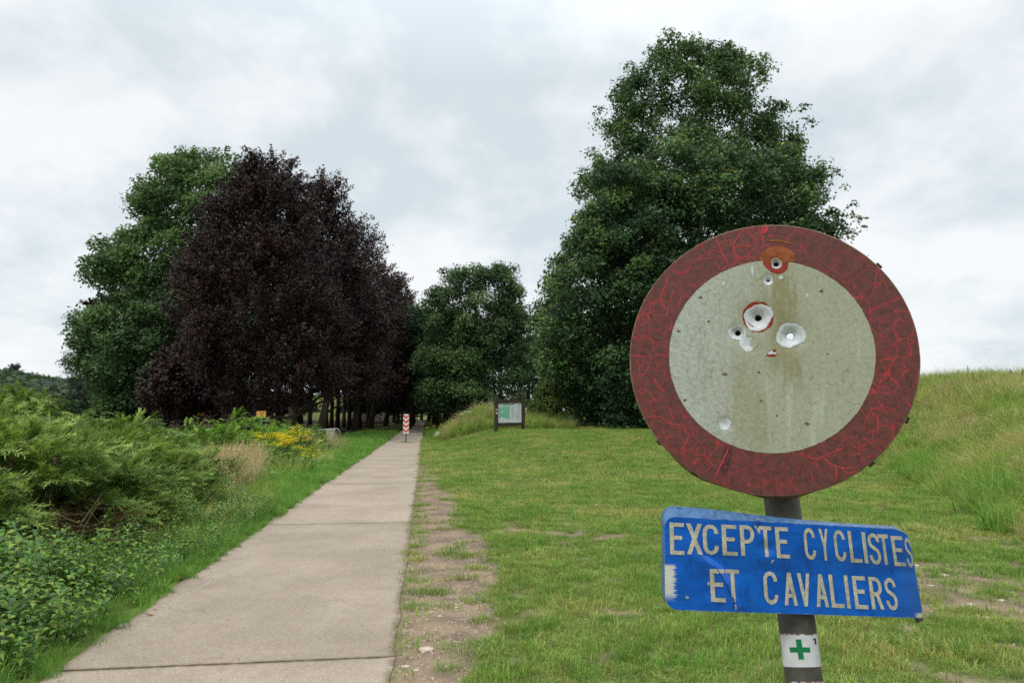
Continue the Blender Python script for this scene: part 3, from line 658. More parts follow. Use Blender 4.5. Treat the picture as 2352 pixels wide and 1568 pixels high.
def juniper(label, X, Y, rx, ry, h, seed, nb=70, per=13, skirt=.28, bright=0.0, plumes=(), lean=(.38, -.12), L0=.31, group=JG, dead=False):
    r = np.random.default_rng(seed); root = empty('juniper_shrub', (X, Y, float(hgt(X, Y)))); tag(root, label, 'shrub', group)
    ph = r.random(nb) * 2 * np.pi; el_ = np.arcsin(np.clip(skirt + (1 - skirt) * r.random(nb) ** .8, 0, 1))
    k_ = .75 + .35 * r.random(nb)
    tips = np.stack([np.cos(ph) * np.cos(el_) * rx * k_, np.sin(ph) * np.cos(el_) * ry * k_, np.sin(el_) * h * (.85 + .2 * r.random(nb))], 1)
    bd = unit(np.stack([np.cos(ph) * np.cos(el_) * .9 + lean[0], np.sin(ph) * np.cos(el_) * .9 + lean[1], .04 + .26 * np.sin(el_)], 1) + r.normal(size=(nb, 3)) * .30)
    blen = r.uniform(.55, 1.0, nb) * (rx + ry) / 3.6
    for (px_, py_, pz_, dx_, dy_, dz_, bl) in plumes:
        tips = np.concatenate([tips, [[px_, py_, pz_]]]); bd = np.concatenate([bd, unit(np.array([[dx_, dy_, dz_]]))]); blen = np.concatenate([blen, [bl]])
    n = len(tips); ci = np.repeat(np.arange(n), per); k = len(ci); t_ = r.random(k)
    side = unit(np.cross(bd, [0, 0, 1.]))
    P = tips[ci] - bd[ci] * ((1 - t_) * blen[ci])[:, None] + side[ci] * (r.normal(size=k) * .16 * (1.1 - t_) * blen[ci])[:, None]
    P[:, 2] += r.normal(size=k) * .028 - .10 * (1 - t_)
    D = unit(bd[ci] + side[ci] * (r.normal(size=k) * .55)[:, None] + np.array([0, 0, .10]) + r.normal(size=(k, 3)) * .24)
    P[:, 2] = np.maximum(P[:, 2], .12)
    if dead:                                                 # foliage is missing above the bared foot
        hole = ((((P + D * .15) - (np.array(dead) + np.array([-.15, -.15, .12]))) / np.array([.85, .8, .40])) ** 2).sum(1) < 1; P = P[~hole]; D = D[~hole]; ci = ci[~hole]; k = len(P); t_ = t_[~hole]
    Ls = L0 * r.uniform(.65, 1.25, k); M = frame(D, r); which = r.integers(0, 4, k)
    tone = np.clip(.5 + .5 * r.normal(size=n), 0, 1)[ci]
    VV = []; FF = []; CC = []; base = 0
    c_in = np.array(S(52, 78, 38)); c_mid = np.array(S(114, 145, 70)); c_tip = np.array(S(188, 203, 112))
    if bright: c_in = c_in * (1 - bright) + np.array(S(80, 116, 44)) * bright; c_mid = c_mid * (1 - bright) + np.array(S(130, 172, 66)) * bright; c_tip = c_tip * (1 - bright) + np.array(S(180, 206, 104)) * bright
    SPR = SPR_NEAR if Y < 11.5 else SPR_FAR
    for wv in range(4):
        sel = np.where(which == wv)[0]; pv_, pf, pt = SPR[wv]
        v_ = np.einsum('nij,vj->nvi', M[sel], pv_) * Ls[sel][:, None, None] + P[sel][:, None, :]
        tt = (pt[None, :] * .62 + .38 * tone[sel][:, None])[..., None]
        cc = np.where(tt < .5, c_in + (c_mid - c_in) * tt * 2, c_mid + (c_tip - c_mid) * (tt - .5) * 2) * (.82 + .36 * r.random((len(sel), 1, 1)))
        VV.append(v_.reshape(-1, 3)); CC.append(cc.reshape(-1, 3))
        FF.append((pf[None] + (np.arange(len(sel)) * len(pv_))[:, None, None] + base).reshape(-1, 3)); base += len(sel) * len(pv_)
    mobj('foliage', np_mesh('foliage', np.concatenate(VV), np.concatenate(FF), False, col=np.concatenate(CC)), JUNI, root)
    b = MB()
    for q in r.choice(n, min(26, n), replace=False):
        e = tips[q] - bd[q] * blen[q] * .5; b.tube([(e[0] * .08, e[1] * .08, -.1), (e[0] * .5, e[1] * .5, e[2] * .35), tuple(e)], [.035, .022, .008], 5, False)
    b.build('branches', BARK_DARK, root)
    if dead:
        Pd = []; Nd = 420
        cen = np.array(dead); V_ = []; F2 = []; C2 = []
        for q in range(Nd):
            p = cen + r.normal(size=3) * [.5, .22, .14] + np.array([-.25, .15, 0]); p[2] = max(p[2], .03); d = unit(np.array([r.normal() * .8 + .4, r.normal() * .35, r.normal() * .28 + .15])); L = r.uniform(.1, .5); wd = unit(np.cross(d, r.normal(size=3))) * r.uniform(.003, .009)
            i = len(V_); V_ += [p - wd, p + wd, p + d * L + wd * .3, p + d * L - wd * .3]; F2.append((i, i + 1, i + 2, i + 3)); C2 += [np.array([S(62, 46, 36), S(104, 86, 68), S(44, 33, 27), S(74, 46, 32)][r.integers(4)]) * r.uniform(.7, 1.2)] * 4
        for q in range(900):
            p = cen + np.array([-.35, -.1, -.08]) + r.normal(size=3) * [.22, .16, .1]; p[2] = max(p[2], .03); d = unit(r.normal(size=3)); wd = unit(np.cross(d, r.normal(size=3))) * .006
            i = len(V_); V_ += [p - wd, p + wd, p + d * .07 + wd * .4, p + d * .07 - wd * .4]; F2.append((i, i + 1, i + 2, i + 3)); C2 += [np.array(S(96, 54, 35)) * r.uniform(.6, 1.1)] * 4
        mobj('dead_branches', np_mesh('dead_branches', V_, np.array(F2), False, col=np.array(C2)), TWIG, root)['label'] = 'dry brown dead branches showing under the foliage'
    return root


JL = 'green spreading juniper shrub, one of several merging into the hedge'
juniper('spreading juniper with brown dead branches bared at its foot above the nettles', -6.15, 8.6, 1.9, 1.7, 1.4, 401, 200, 20, .10, dead=(1.28, -.85, .26), group=None)
juniper('dark lower juniper pressing against the nettles beside the bared branches', -5.75, 6.9, .95, .9, 1.1, 411, 105, 20, .1, group=None)
juniper('grey-green juniper whose long plumes lean toward the bright grass verge', -6.15, 11.0, 1.45, 1.6, 1.15, 402, 160, 20, .24, group=None)
juniper(JL, -9.1, 12.2, 2.4, 1.8, 2.0, 403, 120, 20, .3)
juniper(JL, -8.6, 14.8, 2.2, 1.8, 1.55, 404, 110, 19, .3)
juniper(JL, -9.8, 18.0, 2.5, 1.8, 1.45, 405, 93, 16, .3)
juniper(JL, -8.1, 18.8, 1.9, 1.6, 1.2, 406, 87, 16, .3, bright=.3)
juniper('bright yellow-green juniper with two upright plumes in front of the copper beeches', -9.2, 24.0, 2.7, 1.8, 1.3, 407, 112, 16, .3, bright=.85, group=None,
        plumes=[(.0, -.8, 1.75, .8, -.1, .55, .9), (.1, -.8, 1.68, .85, -.1, .45, .8), (.75, -.8, 1.62, .95, -.1, .25, 1.0), (.9, -.7, 1.55, .95, -.1, .22, 1.1), (.6, -.7, 1.5, .95, -.1, .2, 1.0)])
juniper('flat-topped juniper behind the yellow ragwort flowers', -9.0, 27.5, 2.2, 1.6, 1.2, 408, 75, 15, .3, bright=.4, group=None)
juniper(JL, -6.3, 13.9, 1.0, 1.2, .85, 409, 62, 17, .2)
juniper(JL, -11.6, 15.8, 2.4, 1.8, 1.7, 410, 75, 16, .3)

# ------------------------------------------------------------------ scattered grass and herbs (instanced clumps)
def blades(n, h0, h1, spread, wid, lean, seed, cols, segs=2, droop=.5):
    r = np.random.default_rng(seed); V = []; F_ = []; C = []
    for i in range(n):
        a = r.random() * 6.283; q = spread * math.sqrt(r.random()); b = np.array([q * math.cos(a), q * math.sin(a), -.01])
        az = a + r.normal() * .9; L = r.uniform(h0, h1); ln = abs(r.normal()) * lean; d = np.array([math.cos(az), math.sin(az), 0]); sd_ = np.array([-d[1], d[0], 0]) * wid * r.uniform(.6, 1.3)
        c = np.array(cols[r.integers(len(cols))]) * r.uniform(.8, 1.15); i0 = len(V)
        for k in range(segs + 1):
            f = k / segs; hz = L * (f - .5 * ln * droop * f * f); p = b + d * (L * ln * f * f) + np.array([0, 0, hz])
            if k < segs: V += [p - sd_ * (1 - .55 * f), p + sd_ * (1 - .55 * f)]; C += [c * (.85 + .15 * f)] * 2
            else: V.append(p); C.append(c)
        for k in range(segs - 1): j = i0 + 2 * k; F_ += [(j, j + 1, j + 3), (j, j + 3, j + 2)]
        j = i0 + 2 * (segs - 1); F_.append((j, j + 1, j + 2))
    return np.array(V), np.array(F_), np.array(C)


def seedheads(n, h0, h1, spread, seed, stem, head):
    """tall thin flowering grass stems with loose heads"""
    V, F_, C = blades(n, h0, h1, spread, .0022, .28, seed, [stem], 3, .3); r = np.random.default_rng(seed + 1)
    V = list(V); F_ = list(map(tuple, F_)); C = list(C)
    for i in range(n):
        tip = np.array(V[i * 7 + 6]); prev = np.array(V[i * 7 + 4]); d = unit((tip - prev)[None])[0]
        for q in range(12):
            p = tip - d * r.uniform(0, .16); o = unit((d * .9 + r.normal(size=3) * .6)[None])[0]; sd_ = unit(np.cross(o, r.normal(size=3))[None])[0] * .004
            j = len(V); V += [p - sd_, p + sd_, p + o * r.uniform(.02, .05)]; C += [np.array(head) * r.uniform(.8, 1.2)] * 3; F_.append((j, j + 1, j + 2))
    return np.array(V), np.array(F_), np.array(C)


def nettle(seed, h, pairs, leaf, cols):
    r = np.random.default_rng(seed); V = []; F_ = []; C = []
    lx, ly = r.normal(size=2) * .12 * h
    ax = lambda f: np.array([lx * f * f, ly * f * f, h * f])
    for k in range(3):
        a = k * 2.094; s0 = np.array([math.cos(a), math.sin(a), 0]) * .004; s1 = np.array([math.cos(a + 2.094), math.sin(a + 2.094), 0]) * .004
        j = len(V); V += [ax(0) + s0, ax(0) + s1, ax(.97) + s1 * .4, ax(.97) + s0 * .4]; F_ += [(j, j + 1, j + 2), (j, j + 2, j + 3)]; C += [np.array(S(72, 92, 50))] * 4
    a0 = r.random() * 3.14
    for i in range(pairs):
        f = .18 + .8 * i / (pairs - 1); L = leaf * (1.15 - .75 * abs(f - .55)) * (1 if i < pairs - 1 else .6)
        for q in range(2):
            a = a0 + i * 1.57 + q * 3.1416 + r.normal() * .25; d = np.array([math.cos(a), math.sin(a), 0]); sd_ = np.array([-d[1], d[0], 0]); p = ax(f); up_ = r.uniform(.0, .45) if f > .6 else r.uniform(-.35, .25)
            c = np.array(cols[r.integers(len(cols))]) * r.uniform(.85, 1.15)
            z = np.array([0, 0, 1.])
            b0 = p + d * .012; m1 = p + d * L * .38 + z * L * (.35 * up_ + .10); m2 = p + d * L * .72 + z * L * (.6 * up_ + .02); tp = p + d * L + z * L * (up_ * .7 - .28); wv = L * .30
            j = len(V); V += [b0, m1 - sd_ * wv + z * .02 * L, m1 - z * .05 * L, m1 + sd_ * wv + z * .02 * L, m2 - sd_ * wv * .62, m2 - z * .05 * L, m2 + sd_ * wv * .62, tp]
            F_ += [(j, j + 2, j + 1), (j, j + 3, j + 2), (j + 1, j + 2, j + 5), (j + 1, j + 5, j + 4), (j + 2, j + 3, j + 6), (j + 2, j + 6, j + 5), (j + 4, j + 5, j + 7), (j + 5, j + 6, j + 7)]; C += [c] * 8
    return np.array(V), np.array(F_), np.array(C)


_ng = {}


def proto_coll(name, parts, mat):
    c = bpy.data.collections.new(name)
    for k, (V, F_, C) in enumerate(parts):
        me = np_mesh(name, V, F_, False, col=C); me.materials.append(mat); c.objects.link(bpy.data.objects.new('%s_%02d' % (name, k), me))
    g = bpy.data.node_groups.new(name + '_scatter', 'GeometryNodeTree')
    g.interface.new_socket('Geometry', in_out='INPUT', socket_type='NodeSocketGeometry'); g.interface.new_socket('Geometry', in_out='OUTPUT', socket_type='NodeSocketGeometry')
    n = g.nodes; gi = n.new('NodeGroupInput'); go = n.new('NodeGroupOutput'); ci = n.new('GeometryNodeCollectionInfo'); ip = n.new('GeometryNodeInstanceOnPoints')
    ci.inputs['Collection'].default_value = c; ci.inputs['Separate Children'].default_value = True; ci.inputs['Reset Children'].default_value = True
    def na(nm, dt):
        a = n.new('GeometryNodeInputNamedAttribute'); a.data_type = dt; a.inputs['Name'].default_value = nm; return a.outputs['Attribute']
    e2r = n.new('FunctionNodeEulerToRotation'); L = g.links.new
    L(gi.outputs[0], ip.inputs['Points']); L(ci.outputs[0], ip.inputs['Instance']); ip.inputs['Pick Instance'].default_value = True
    L(na('pick', 'INT'), ip.inputs['Instance Index']); L(na('rot', 'FLOAT_VECTOR'), e2r.inputs[0]); L(e2r.outputs[0], ip.inputs['Rotation']); L(na('scl', 'FLOAT_VECTOR'), ip.inputs['Scale']); L(ip.outputs[0], go.inputs[0])
    _ng[name] = (g, len(parts))


def scatter(name, coll, XY, scl, label, cat, seed=0, tilt=.12, zoff=0.0, hscale=None):
    g, np_ = _ng[coll]; r = np.random.default_rng(seed); n = len(XY)
    me = bpy.data.meshes.new(name); me.vertices.add(n)
    z = hgt(XY[:, 0], XY[:, 1]) + zoff
    me.vertices.foreach_set('co', np.column_stack([XY, z]).astype(np.float32).ravel())
    a = me.attributes.new('pick', 'INT', 'POINT'); a.data.foreach_set('value', r.integers(0, np_, n).astype(np.int32))
    a = me.attributes.new('rot', 'FLOAT_VECTOR', 'POINT'); a.data.foreach_set('vector', np.column_stack([r.normal(size=(n, 2)) * tilt, r.random(n) * 6.283]).astype(np.float32).ravel())
    s3 = np.repeat((np.asarray(scl) * np.ones(n) * r.uniform(.7, 1.3, n))[:, None], 3, 1)
    if hscale is not None: s3[:, 2] *= hscale
    a = me.attributes.new('scl', 'FLOAT_VECTOR', 'POINT'); a.data.foreach_set('vector', s3.astype(np.float32).ravel())
    o = link(bpy.data.objects.new(name, me)); md = o.modifiers.new('scatter', 'NODES'); md.node_group = g
    return tag(o, label, cat, kind='stuff')


def cloud(n, x0, x1, y0, y1, seed): r = np.random.default_rng(seed); return np.column_stack([r.uniform(x0, x1, n), r.uniform(y0, y1, n)])


def wedge(dens, y0, y1, x0f, x1f, seed):
    """points of even density between x0f(y) and x1f(y)"""
    r = np.random.default_rng(seed); yy = np.linspace(y0, y1, 60); lo = min(float(np.min(x0f(yy))), 1e9); hi = float(np.max(x1f(yy)))
    n = int(dens * (hi - lo) * (y1 - y0)); p = np.column_stack([r.uniform(lo, hi, n), r.uniform(y0, y1, n)])
    return p[(p[:, 0] > x0f(p[:, 1])) & (p[:, 0] < x1f(p[:, 1]))]


ONE = (1., 1., 1.)
G1, G2, GD = (.95, 1., .9), (1.1, 1.05, .9), (1.5, 1.15, .95)
TURF = grassmat('turf_grass', S(112, 148, 68), S(138, 168, 84), S(182, 178, 114), .42, .70, .5)
VERGE = grassmat('verge_grass', S(100, 145, 60), S(130, 168, 76), S(164, 170, 98), .55, .8, .3)
BANKG = grassmat('bank_grass', S(112, 156, 66), S(144, 174, 86), S(190, 178, 124), .45, .66, .6)
DRYG = grassmat('dry_grass', S(184, 174, 132), S(198, 186, 148), S(160, 164, 108), .5, .8, .5)
NETT = leafmat('nettle_leaf', .5, .28, .3)
proto_coll('turf_tuft', [blades(36, .018, .055, .08, .0028, 1.0, 600 + k, [G1, G1, G2, (.8, .9, .8), GD]) for k in range(6)], TURF)
proto_coll('verge_tuft', [blades(38, .09, .26, .09, .0032, .7, 620 + k, [G1, G1, G2, ONE]) for k in range(5)], VERGE)
proto_coll('bank_tuft', [blades(60, .2, .6, .14, .004, .85, 640 + k, [G1, G2, ONE, GD], 3) for k in range(5)], BANKG)
proto_coll('dry_tuft', [seedheads(16, .45, .85, .13, 660 + k, (1., 1., .85), (1.1, 1., .9)) for k in range(4)], DRYG)
NC = [S(66, 104, 46), S(84, 126, 52), S(108, 150, 60), S(76, 104, 60), S(128, 150, 64)]
proto_coll('nettle_plant', [nettle(680 + k, .38 + .05 * k, 8, .095, NC) for k in range(6)], NETT)

xr_ = lambda y: .80 * y + 1.6
# mown lawn
P1 = wedge(210, 3.6, 8.5, lambda y: edge_r(y) + .01, xr_, 1); P2 = wedge(115, 8.5, 16, lambda y: edge_r(y) + .01, xr_, 2); P3 = wedge(42, 16, 44, lambda y: edge_r(y) + .01, xr_, 3)
sc_ = np.concatenate([np.full(len(P1), 1.0), np.full(len(P2), 1.25), np.full(len(P3), 1.9)]); PP = np.concatenate([P1, P2, P3])
r = np.random.default_rng(12)
bm = bare_mask(PP[:, 0], PP[:, 1]); tk = PP[:, 0] - toe(PP[:, 1]); keep = (r.random(len(PP)) > bm * 1.02) & (tk < .8)
PP = PP[keep]; sc_ = sc_[keep]
lush = (.35 + .55 * fbm(PP[:, 0] * .8, PP[:, 1] * .8, 44, 3)) + .95 * sm(fbm(PP[:, 0] * 4.2, PP[:, 1] * 4.2, 47, 2), .35, .75)
scatter('lawn_grass', 'turf_tuft', PP, sc_, 'short trampled lawn grass beside the path', 'grass', 1, hscale=lush * np.clip(1.5 / sc_ ** .5, .8, 1.3))
pc1 = wedge(7, 3.8, 15, lambda y: edge_r(y) + .9, xr_, 91); pc1 = np.concatenate([c_ + np.random.default_rng(int(abs(c_[0] * 977 + c_[1] * 131)) + 1).normal(size=(5, 2)) * .08 for c_ in pc1]); pc1 = pc1[(pc1[:, 0] - toe(pc1[:, 1]) < .5) & (bare_mask(pc1[:, 0], pc1[:, 1]) < .6)]
scatter('coarse_lawn_clumps', 'verge_tuft', pc1, .36, 'darker coarse grass clumps dotted through the lawn', 'grass', 92, .3)
plu = wedge(20, 20, 38.5, lambda y: edge_r(y) + .2, lambda y: .36 * y + 3, 93); plu = plu[np.random.default_rng(3).random(len(plu)) < np.interp(plu[:, 1], [20, 27, 33], [0, .5, 1])]
scatter('lush_lawn_grass', 'verge_tuft', plu, .62, 'lush greener grass in front of the information board', 'grass', 94, .3, hscale=.55)
# scattered tufts left in the bare strip and on the gravel
p = wedge(4.5, 3.8, 20, lambda y: edge_r(y) + .02, lambda y: edge_r(y) + .95, 5); q = cloud(150, 2.2, 6.0, 4.6, 8.4, 6)
cl_ = []
r = np.random.default_rng(77)
for c_ in np.concatenate([p, q]): m_ = r.integers(2, 9); cl_.append(c_ + r.normal(size=(m_, 2)) * [.07, .045])
pt = np.concatenate(cl_); pt = pt[srt(pt[:, 0], pt[:, 1]) > .01]
scatter('tuft_patches', 'turf_tuft', pt, 1.15, 'small grass tufts scattered over the bare soil', 'grass', 7, hscale=1.3)
# verge left of the path
xl = lambda y: edge_r(y) - PW
pv1 = wedge(110, 3.4, 12, lambda y: xl(y) - 1.4, lambda y: xl(y) + .05, 21); pv2 = wedge(60, 12, 24, lambda y: xl(y) - 3.0, lambda y: xl(y) + .06, 22); pv3 = wedge(28, 24, 48, lambda y: xl(y) - 4.5, lambda y: xl(y) + .08, 23)
pv1 = pv1[(np.random.default_rng(2).random(len(pv1)) < np.interp(pv1[:, 1], [4, 7, 9], [.9, .9, 1]))]
pvs = np.concatenate([pv1, pv2, pv3]); svs = np.concatenate([np.full(len(pv1), .75), np.full(len(pv2), .95), np.full(len(pv3), 1.2)])
dl = xl(pvs[:, 1]) - pvs[:, 0]; svs = svs * np.interp(dl, [-.1, .1, .6, 2], [.6, .8, 1.0, 1.2])
scatter('verge_grass', 'verge_tuft', pvs, svs, 'bright long grass along the verge beside the juniper hedge', 'grass', 8, .25, hscale=.55 + 1.0 * fbm(pvs[:, 0] * 2.1, pvs[:, 1] * 2.1, 48, 3))
# right edge fringe and lawn far fringe
pf = wedge(26, 3.6, 40, lambda y: edge_r(y) + .0, lambda y: edge_r(y) + .16, 31)
scatter('edge_fringe_grass', 'turf_tuft', pf, 1.25, 'grass fringe along the lawn-side edge of the path', 'grass', 9, hscale=1.3)
# bank
pb = wedge(42, 5, 17, lambda y: toe(y) - .5, lambda y: toe(y) + 8.5, 41); pb2 = wedge(22, 17, 44, lambda y: toe(y) - .6, lambda y: toe(y) + 10, 42)
pb = pb[pb[:, 0] < .95 * pb[:, 1] + 2.5]; pbb = np.concatenate([pb, pb2]); tb = pbb[:, 0] - toe(pbb[:, 1])
sb = np.interp(tb, [-.5, .5, 3, 7], [.5, .95, 1.3, 1.3])
scatter('bank_grass', 'bank_tuft', pbb, sb, 'rough long grass covering the bank behind the sign', 'grass', 10, .4, hscale=.5 + 1.1 * fbm(pbb[:, 0] * 1.3, pbb[:, 1] * 1.3, 49, 3))
pbl = pbb[(fbm(pbb[:, 0] * .9, pbb[:, 1] * .9, 63, 3) > .56) & (tb > .6)]; pbl = pbl[np.random.default_rng(7).random(len(pbl)) < .5]
scatter('flattened_straw', 'dry_tuft', pbl, .75, 'flattened pale straw lying in swathes across the bank', 'grass', 26, 1.0)
pbc = pbb[np.random.default_rng(8).random(len(pbb)) < .08]; pbc = np.concatenate([pbc + np.random.default_rng(9).normal(size=pbc.shape) * .12 for _ in range(3)])
scatter('bank_clumps', 'verge_tuft', pbc, 2.3, 'broad dark grass clumps dotted over the bank', 'grass', 27, .3)
pd_ = pbb[(fbm(pbb[:, 0] * .5, pbb[:, 1] * .5, 61, 3) > np.interp(tb, [1, 3, 6], [.62, .50, .38])) & (tb > 1.2)]; pd_ = pd_[np.random.default_rng(6).random(len(pd_)) < .55]
scatter('bank_dry_grass', 'dry_tuft', pd_, .95, 'dry straw-coloured grass heads mixed into the bank', 'grass', 11, .5)
# mound with tall grass by the board
pm = cloud(1300, -5.2, 3.5, 38.2, 48, 51); pm = pm[~((np.abs(pm[:, 0] + 4.95) < .75) & (pm[:, 1] < 46.6))]; pm = pm[(srt(pm[:, 0], pm[:, 1]) > .7 + .5 * np.random.default_rng(3).random(len(pm)))]
scatter('mound_grass', 'bank_tuft', pm, 1.15, 'tall wild grass on the low mound behind the information board', 'grass', 12, .2)
pm2 = pm[(pm[:, 0] < -.8) & (np.random.default_rng(4).random(len(pm)) < .15)]
scatter('mound_dry_grass', 'dry_tuft', pm2, 1.0, 'pale seeding grass on the mound between path and information board', 'grass', 13, .12)
# dry grass left, in front of the junipers
pl = np.concatenate([cloud(260, -8.6, -5.6, 15.5, 22, 61), cloud(170, -9.8, -6.6, 21, 29, 62), cloud(60, -5.6, -4.9, 14.5, 19, 63), cloud(420, -8.2, -5.2, 12.8, 19, 67)]); pl = pl[(CX + FPX * pl[:, 0] / pl[:, 1] > 430) & (xl(pl[:, 1]) - pl[:, 0] > 1.0) & ((CX + FPX * pl[:, 0] / pl[:, 1] < 600) | (pl[:, 1] > 26))]
scatter('seeding_grass', 'dry_tuft', pl, .95, 'tall beige seeding grass in front of the bright juniper', 'grass', 14, .14)
pl2 = np.concatenate([cloud(520, -9.5, -5.4, 14.5, 30, 64)]); pl2 = pl2[(xl(pl2[:, 1]) - pl2[:, 0] > .9)]
scatter('rough_grass', 'bank_tuft', pl2, .8, 'rough green grass between verge and juniper hedge', 'grass', 15, .2)
pl3 = wedge(26, 8.2, 15, lambda y: xl(y) - 2.0, lambda y: xl(y) - .45, 68)
scatter('tall_verge_grass', 'bank_tuft', pl3, .55, 'taller rank grass between the nettles and the open verge', 'grass', 25, .25)
# far grass left under and before the beeches
pfar = cloud(5200, -26, -5, 27, 62, 65); pfar = pfar[(pfar[:, 1] < 36) | (xl(pfar[:, 1]) - pfar[:, 0] < 3.6)]; pfar = pfar[(xl(pfar[:, 1]) - pfar[:, 0] > .05)]; pfar = pfar[np.random.default_rng(5).random(len(pfar)) < np.interp(pfar[:, 1], [27, 40, 60], [1, .75, .3])]
scatter('field_grass', 'verge_tuft', pfar, 1.7, 'meadow grass running up to the copper beeches', 'grass', 16, .2)
pfr = cloud(1500, -9, 0, 44, 80, 66); s2 = srt(pfr[:, 0], pfr[:, 1]); pfr = pfr[(s2 > .05) & (s2 < 3) & ~((np.abs(pfr[:, 0] + 5.07) < .6) & (pfr[:, 1] < 46.6))]
scatter('woodland_edge_grass', 'verge_tuft', pfr, 1.7, 'dim grass along the path below the woodland trees', 'grass', 17, .2)
# nettles
pn_ = wedge(84, 3.3, 12.0, lambda y: xl(y) - np.interp(y, [3, 6, 8, 12], [3.2, 2.2, 1.5, 1.3]), lambda y: xl(y) - .10, 71)
dn = xl(pn_[:, 1]) - pn_[:, 0]; pn_ = pn_[np.random.default_rng(9).random(len(pn_)) < np.interp(dn, [.05, .3, .8], [.6, 1, 1])]
dn = xl(pn_[:, 1]) - pn_[:, 0]
scatter('nettle_bed', 'nettle_plant', pn_, np.interp(dn, [.05, .5, 1.2, 3], [.42, .72, 1.0, 1.35]) * np.interp(pn_[:, 1], [3, 6, 7, 9, 12], [1.15, 1, .68, .7, .75]), 'bed of green nettles between the path and the juniper hedge', 'nettles', 18, .2)
# weeds in the joints
jt = []
r = np.random.default_rng(15)
for k in range(0, 5):
    for q in range([5, 14, 16, 10, 8][k]): p = p_origin + pd * (k * SLAB) + pn * (-PW * r.random() ** .8); jt.append(p)
scatter('joint_weeds', 'turf_tuft', np.array(jt), .32, 'tiny weeds growing in the slab joints', 'weeds', 19, .2, .0)
ch = np.array(WY(932., 1015., 38.6)); pc = np.array([ch[0], 38.6]) + np.random.default_rng(1).normal(size=(34, 2)) * [.42, .16]
scatter('post_base_grass', 'turf_tuft', pc, 1.3, 'ring of grass round the foot of the chevron marker', 'grass', 20, .2, .01)

# ------------------------------------------------------------------ the shot-up road sign
def Z1(x, y): return 1424.1 + .42485 * np.asarray(x, float), 493.8 + .42485 * np.asarray(y, float)     # sign close-up -> picture
def Z2(x, y): return 1481.5 + .28809 * np.asarray(x, float), 1137.0 + .28809 * np.asarray(y, float)    # plate close-up -> picture


def c2w(v): return RGT * v[0] + UPV * v[1] + FWD * v[2]


RAD = .35
_yaw, _pit = -.36, .10
sC = EYEP + c2w((.65285, -.04275, 1.7630))
sN = c2w((math.sin(_yaw) * math.cos(_pit), math.sin(_pit), -math.cos(_yaw) * math.cos(_pit))); sN = sN / np.linalg.norm(sN)
sU = np.cross(np.array([0, 0, 1.]), sN); sU /= np.linalg.norm(sU); sV = np.cross(sN, sU)


def s_uv(dx, dy):
    """picture point -> position on the sign's plane, in metres from its centre"""
    rr_ = ray(dx, dy); t_ = ((sC - EYEP) @ sN) / (rr_ @ sN); p = EYEP + rr_ * t_[..., None] - sC
    return p @ sU, p @ sV


ZPM = .00047   # metres on the sign per close-up pixel, about
# (x, y, chip radius, hole radius, depth)
CRAT = [(747, 552, 74, 18, .030), (922, 649, 71, 19, .028), (635, 635, 45, 15, .022), (688, 697, 40, 0, .012), (845, 262, 28, 13, .018), (801, 353, 27, 7, .013), (567, 1128, 32, 0, .016)]
cu, cv = s_uv(*Z1([c[0] for c in CRAT], [c[1] for c in CRAT]))


def plate_w(u, v):
    """height of the dented plate over its plane"""
    u = np.asarray(u, float); v = np.asarray(v, float)
    h = .0025 * (fbm(u * 9 + 3, v * 9 + 7, 19, 2) - .5)
    for k, c in enumerate(CRAT):
        d = np.hypot(u - cu[k], v - cv[k]); R_ = c[2] * ZPM
        h = h - c[4] * .34 * np.exp(-(d / (R_ * .95)) ** 2)
    return h


def s_pt(u, v, w_): return sC + np.multiply.outer(u, sU) + np.multiply.outer(v, sV) + np.multiply.outer(w_, sN)


sign_root_xy = None
pole_a = WD(1797., 1160., 1.80); pole_b = WD(1847., 1568., 1.705); pdir = (pole_b - pole_a) / np.linalg.norm(pole_b - pole_a)
pole_g = pole_b + pdir * ((pole_b[2] - 0) / -pdir[2]); pole_t = pole_a - pdir * .62
PR = .0445
SG = empty('road_sign', pole_g); tag(SG, 'round red-bordered road sign with bullet holes, blue plate beneath, on a leaning pole', 'road sign')
SINV = Vector(-pole_g)


def spart(name, V, F_, mat, parent=None, smooth=True, attrs=None):
    me = np_mesh(name, np.asarray(V, float) - pole_g, np.asarray(F_), smooth, attrs=attrs); return mobj(name, me, mat, parent or SG)


# materials of the sign
m, t = newmat('weathered_red_paint'); oc = t.attr('uvm').outputs['Vector']
wob = t.vmath('ADD', oc, t.vmath('SCALE', t.n('ShaderNodeTexNoise', {'Vector': oc, 'Scale': 26, 'Detail': 3}).outputs[1]))
wob = t.n('ShaderNodeMix', {0: .035, 4: oc, 5: t.n('ShaderNodeTexNoise', {'Vector': oc, 'Scale': 22, 'Detail': 3}).outputs[1]}, data_type='VECTOR').outputs[1]
reg = t.noise(oc, 5.5, 2, .5)
v1 = t.n('ShaderNodeTexVoronoi', {'Vector': wob, 'Scale': 27}, feature='DISTANCE_TO_EDGE').outputs[0]
v2 = t.n('ShaderNodeTexVoronoi', {'Vector': t.vmath('ADD', wob, (3, 5, 0)), 'Scale': 62}, feature='DISTANCE_TO_EDGE').outputs[0]
brk = t.noise(t.vmath('ADD', oc, (7, 2, 0)), 30, 3, .6)
w1 = t.math('MULTIPLY', t.ramp(reg, .32, .64, .003, .030, 'LINEAR'), t.ramp(brk, .32, .50))
w2 = t.math('MULTIPLY', t.ramp(reg, .48, .68, .0, .03, 'LINEAR'), t.ramp(brk, .5, .62))
cr = t.math('MAXIMUM', t.math('LESS_THAN', v1, w1), t.math('MULTIPLY', t.math('LESS_THAN', v2, w2), .7))
grime = t.noise(oc, 60, 5, .7)
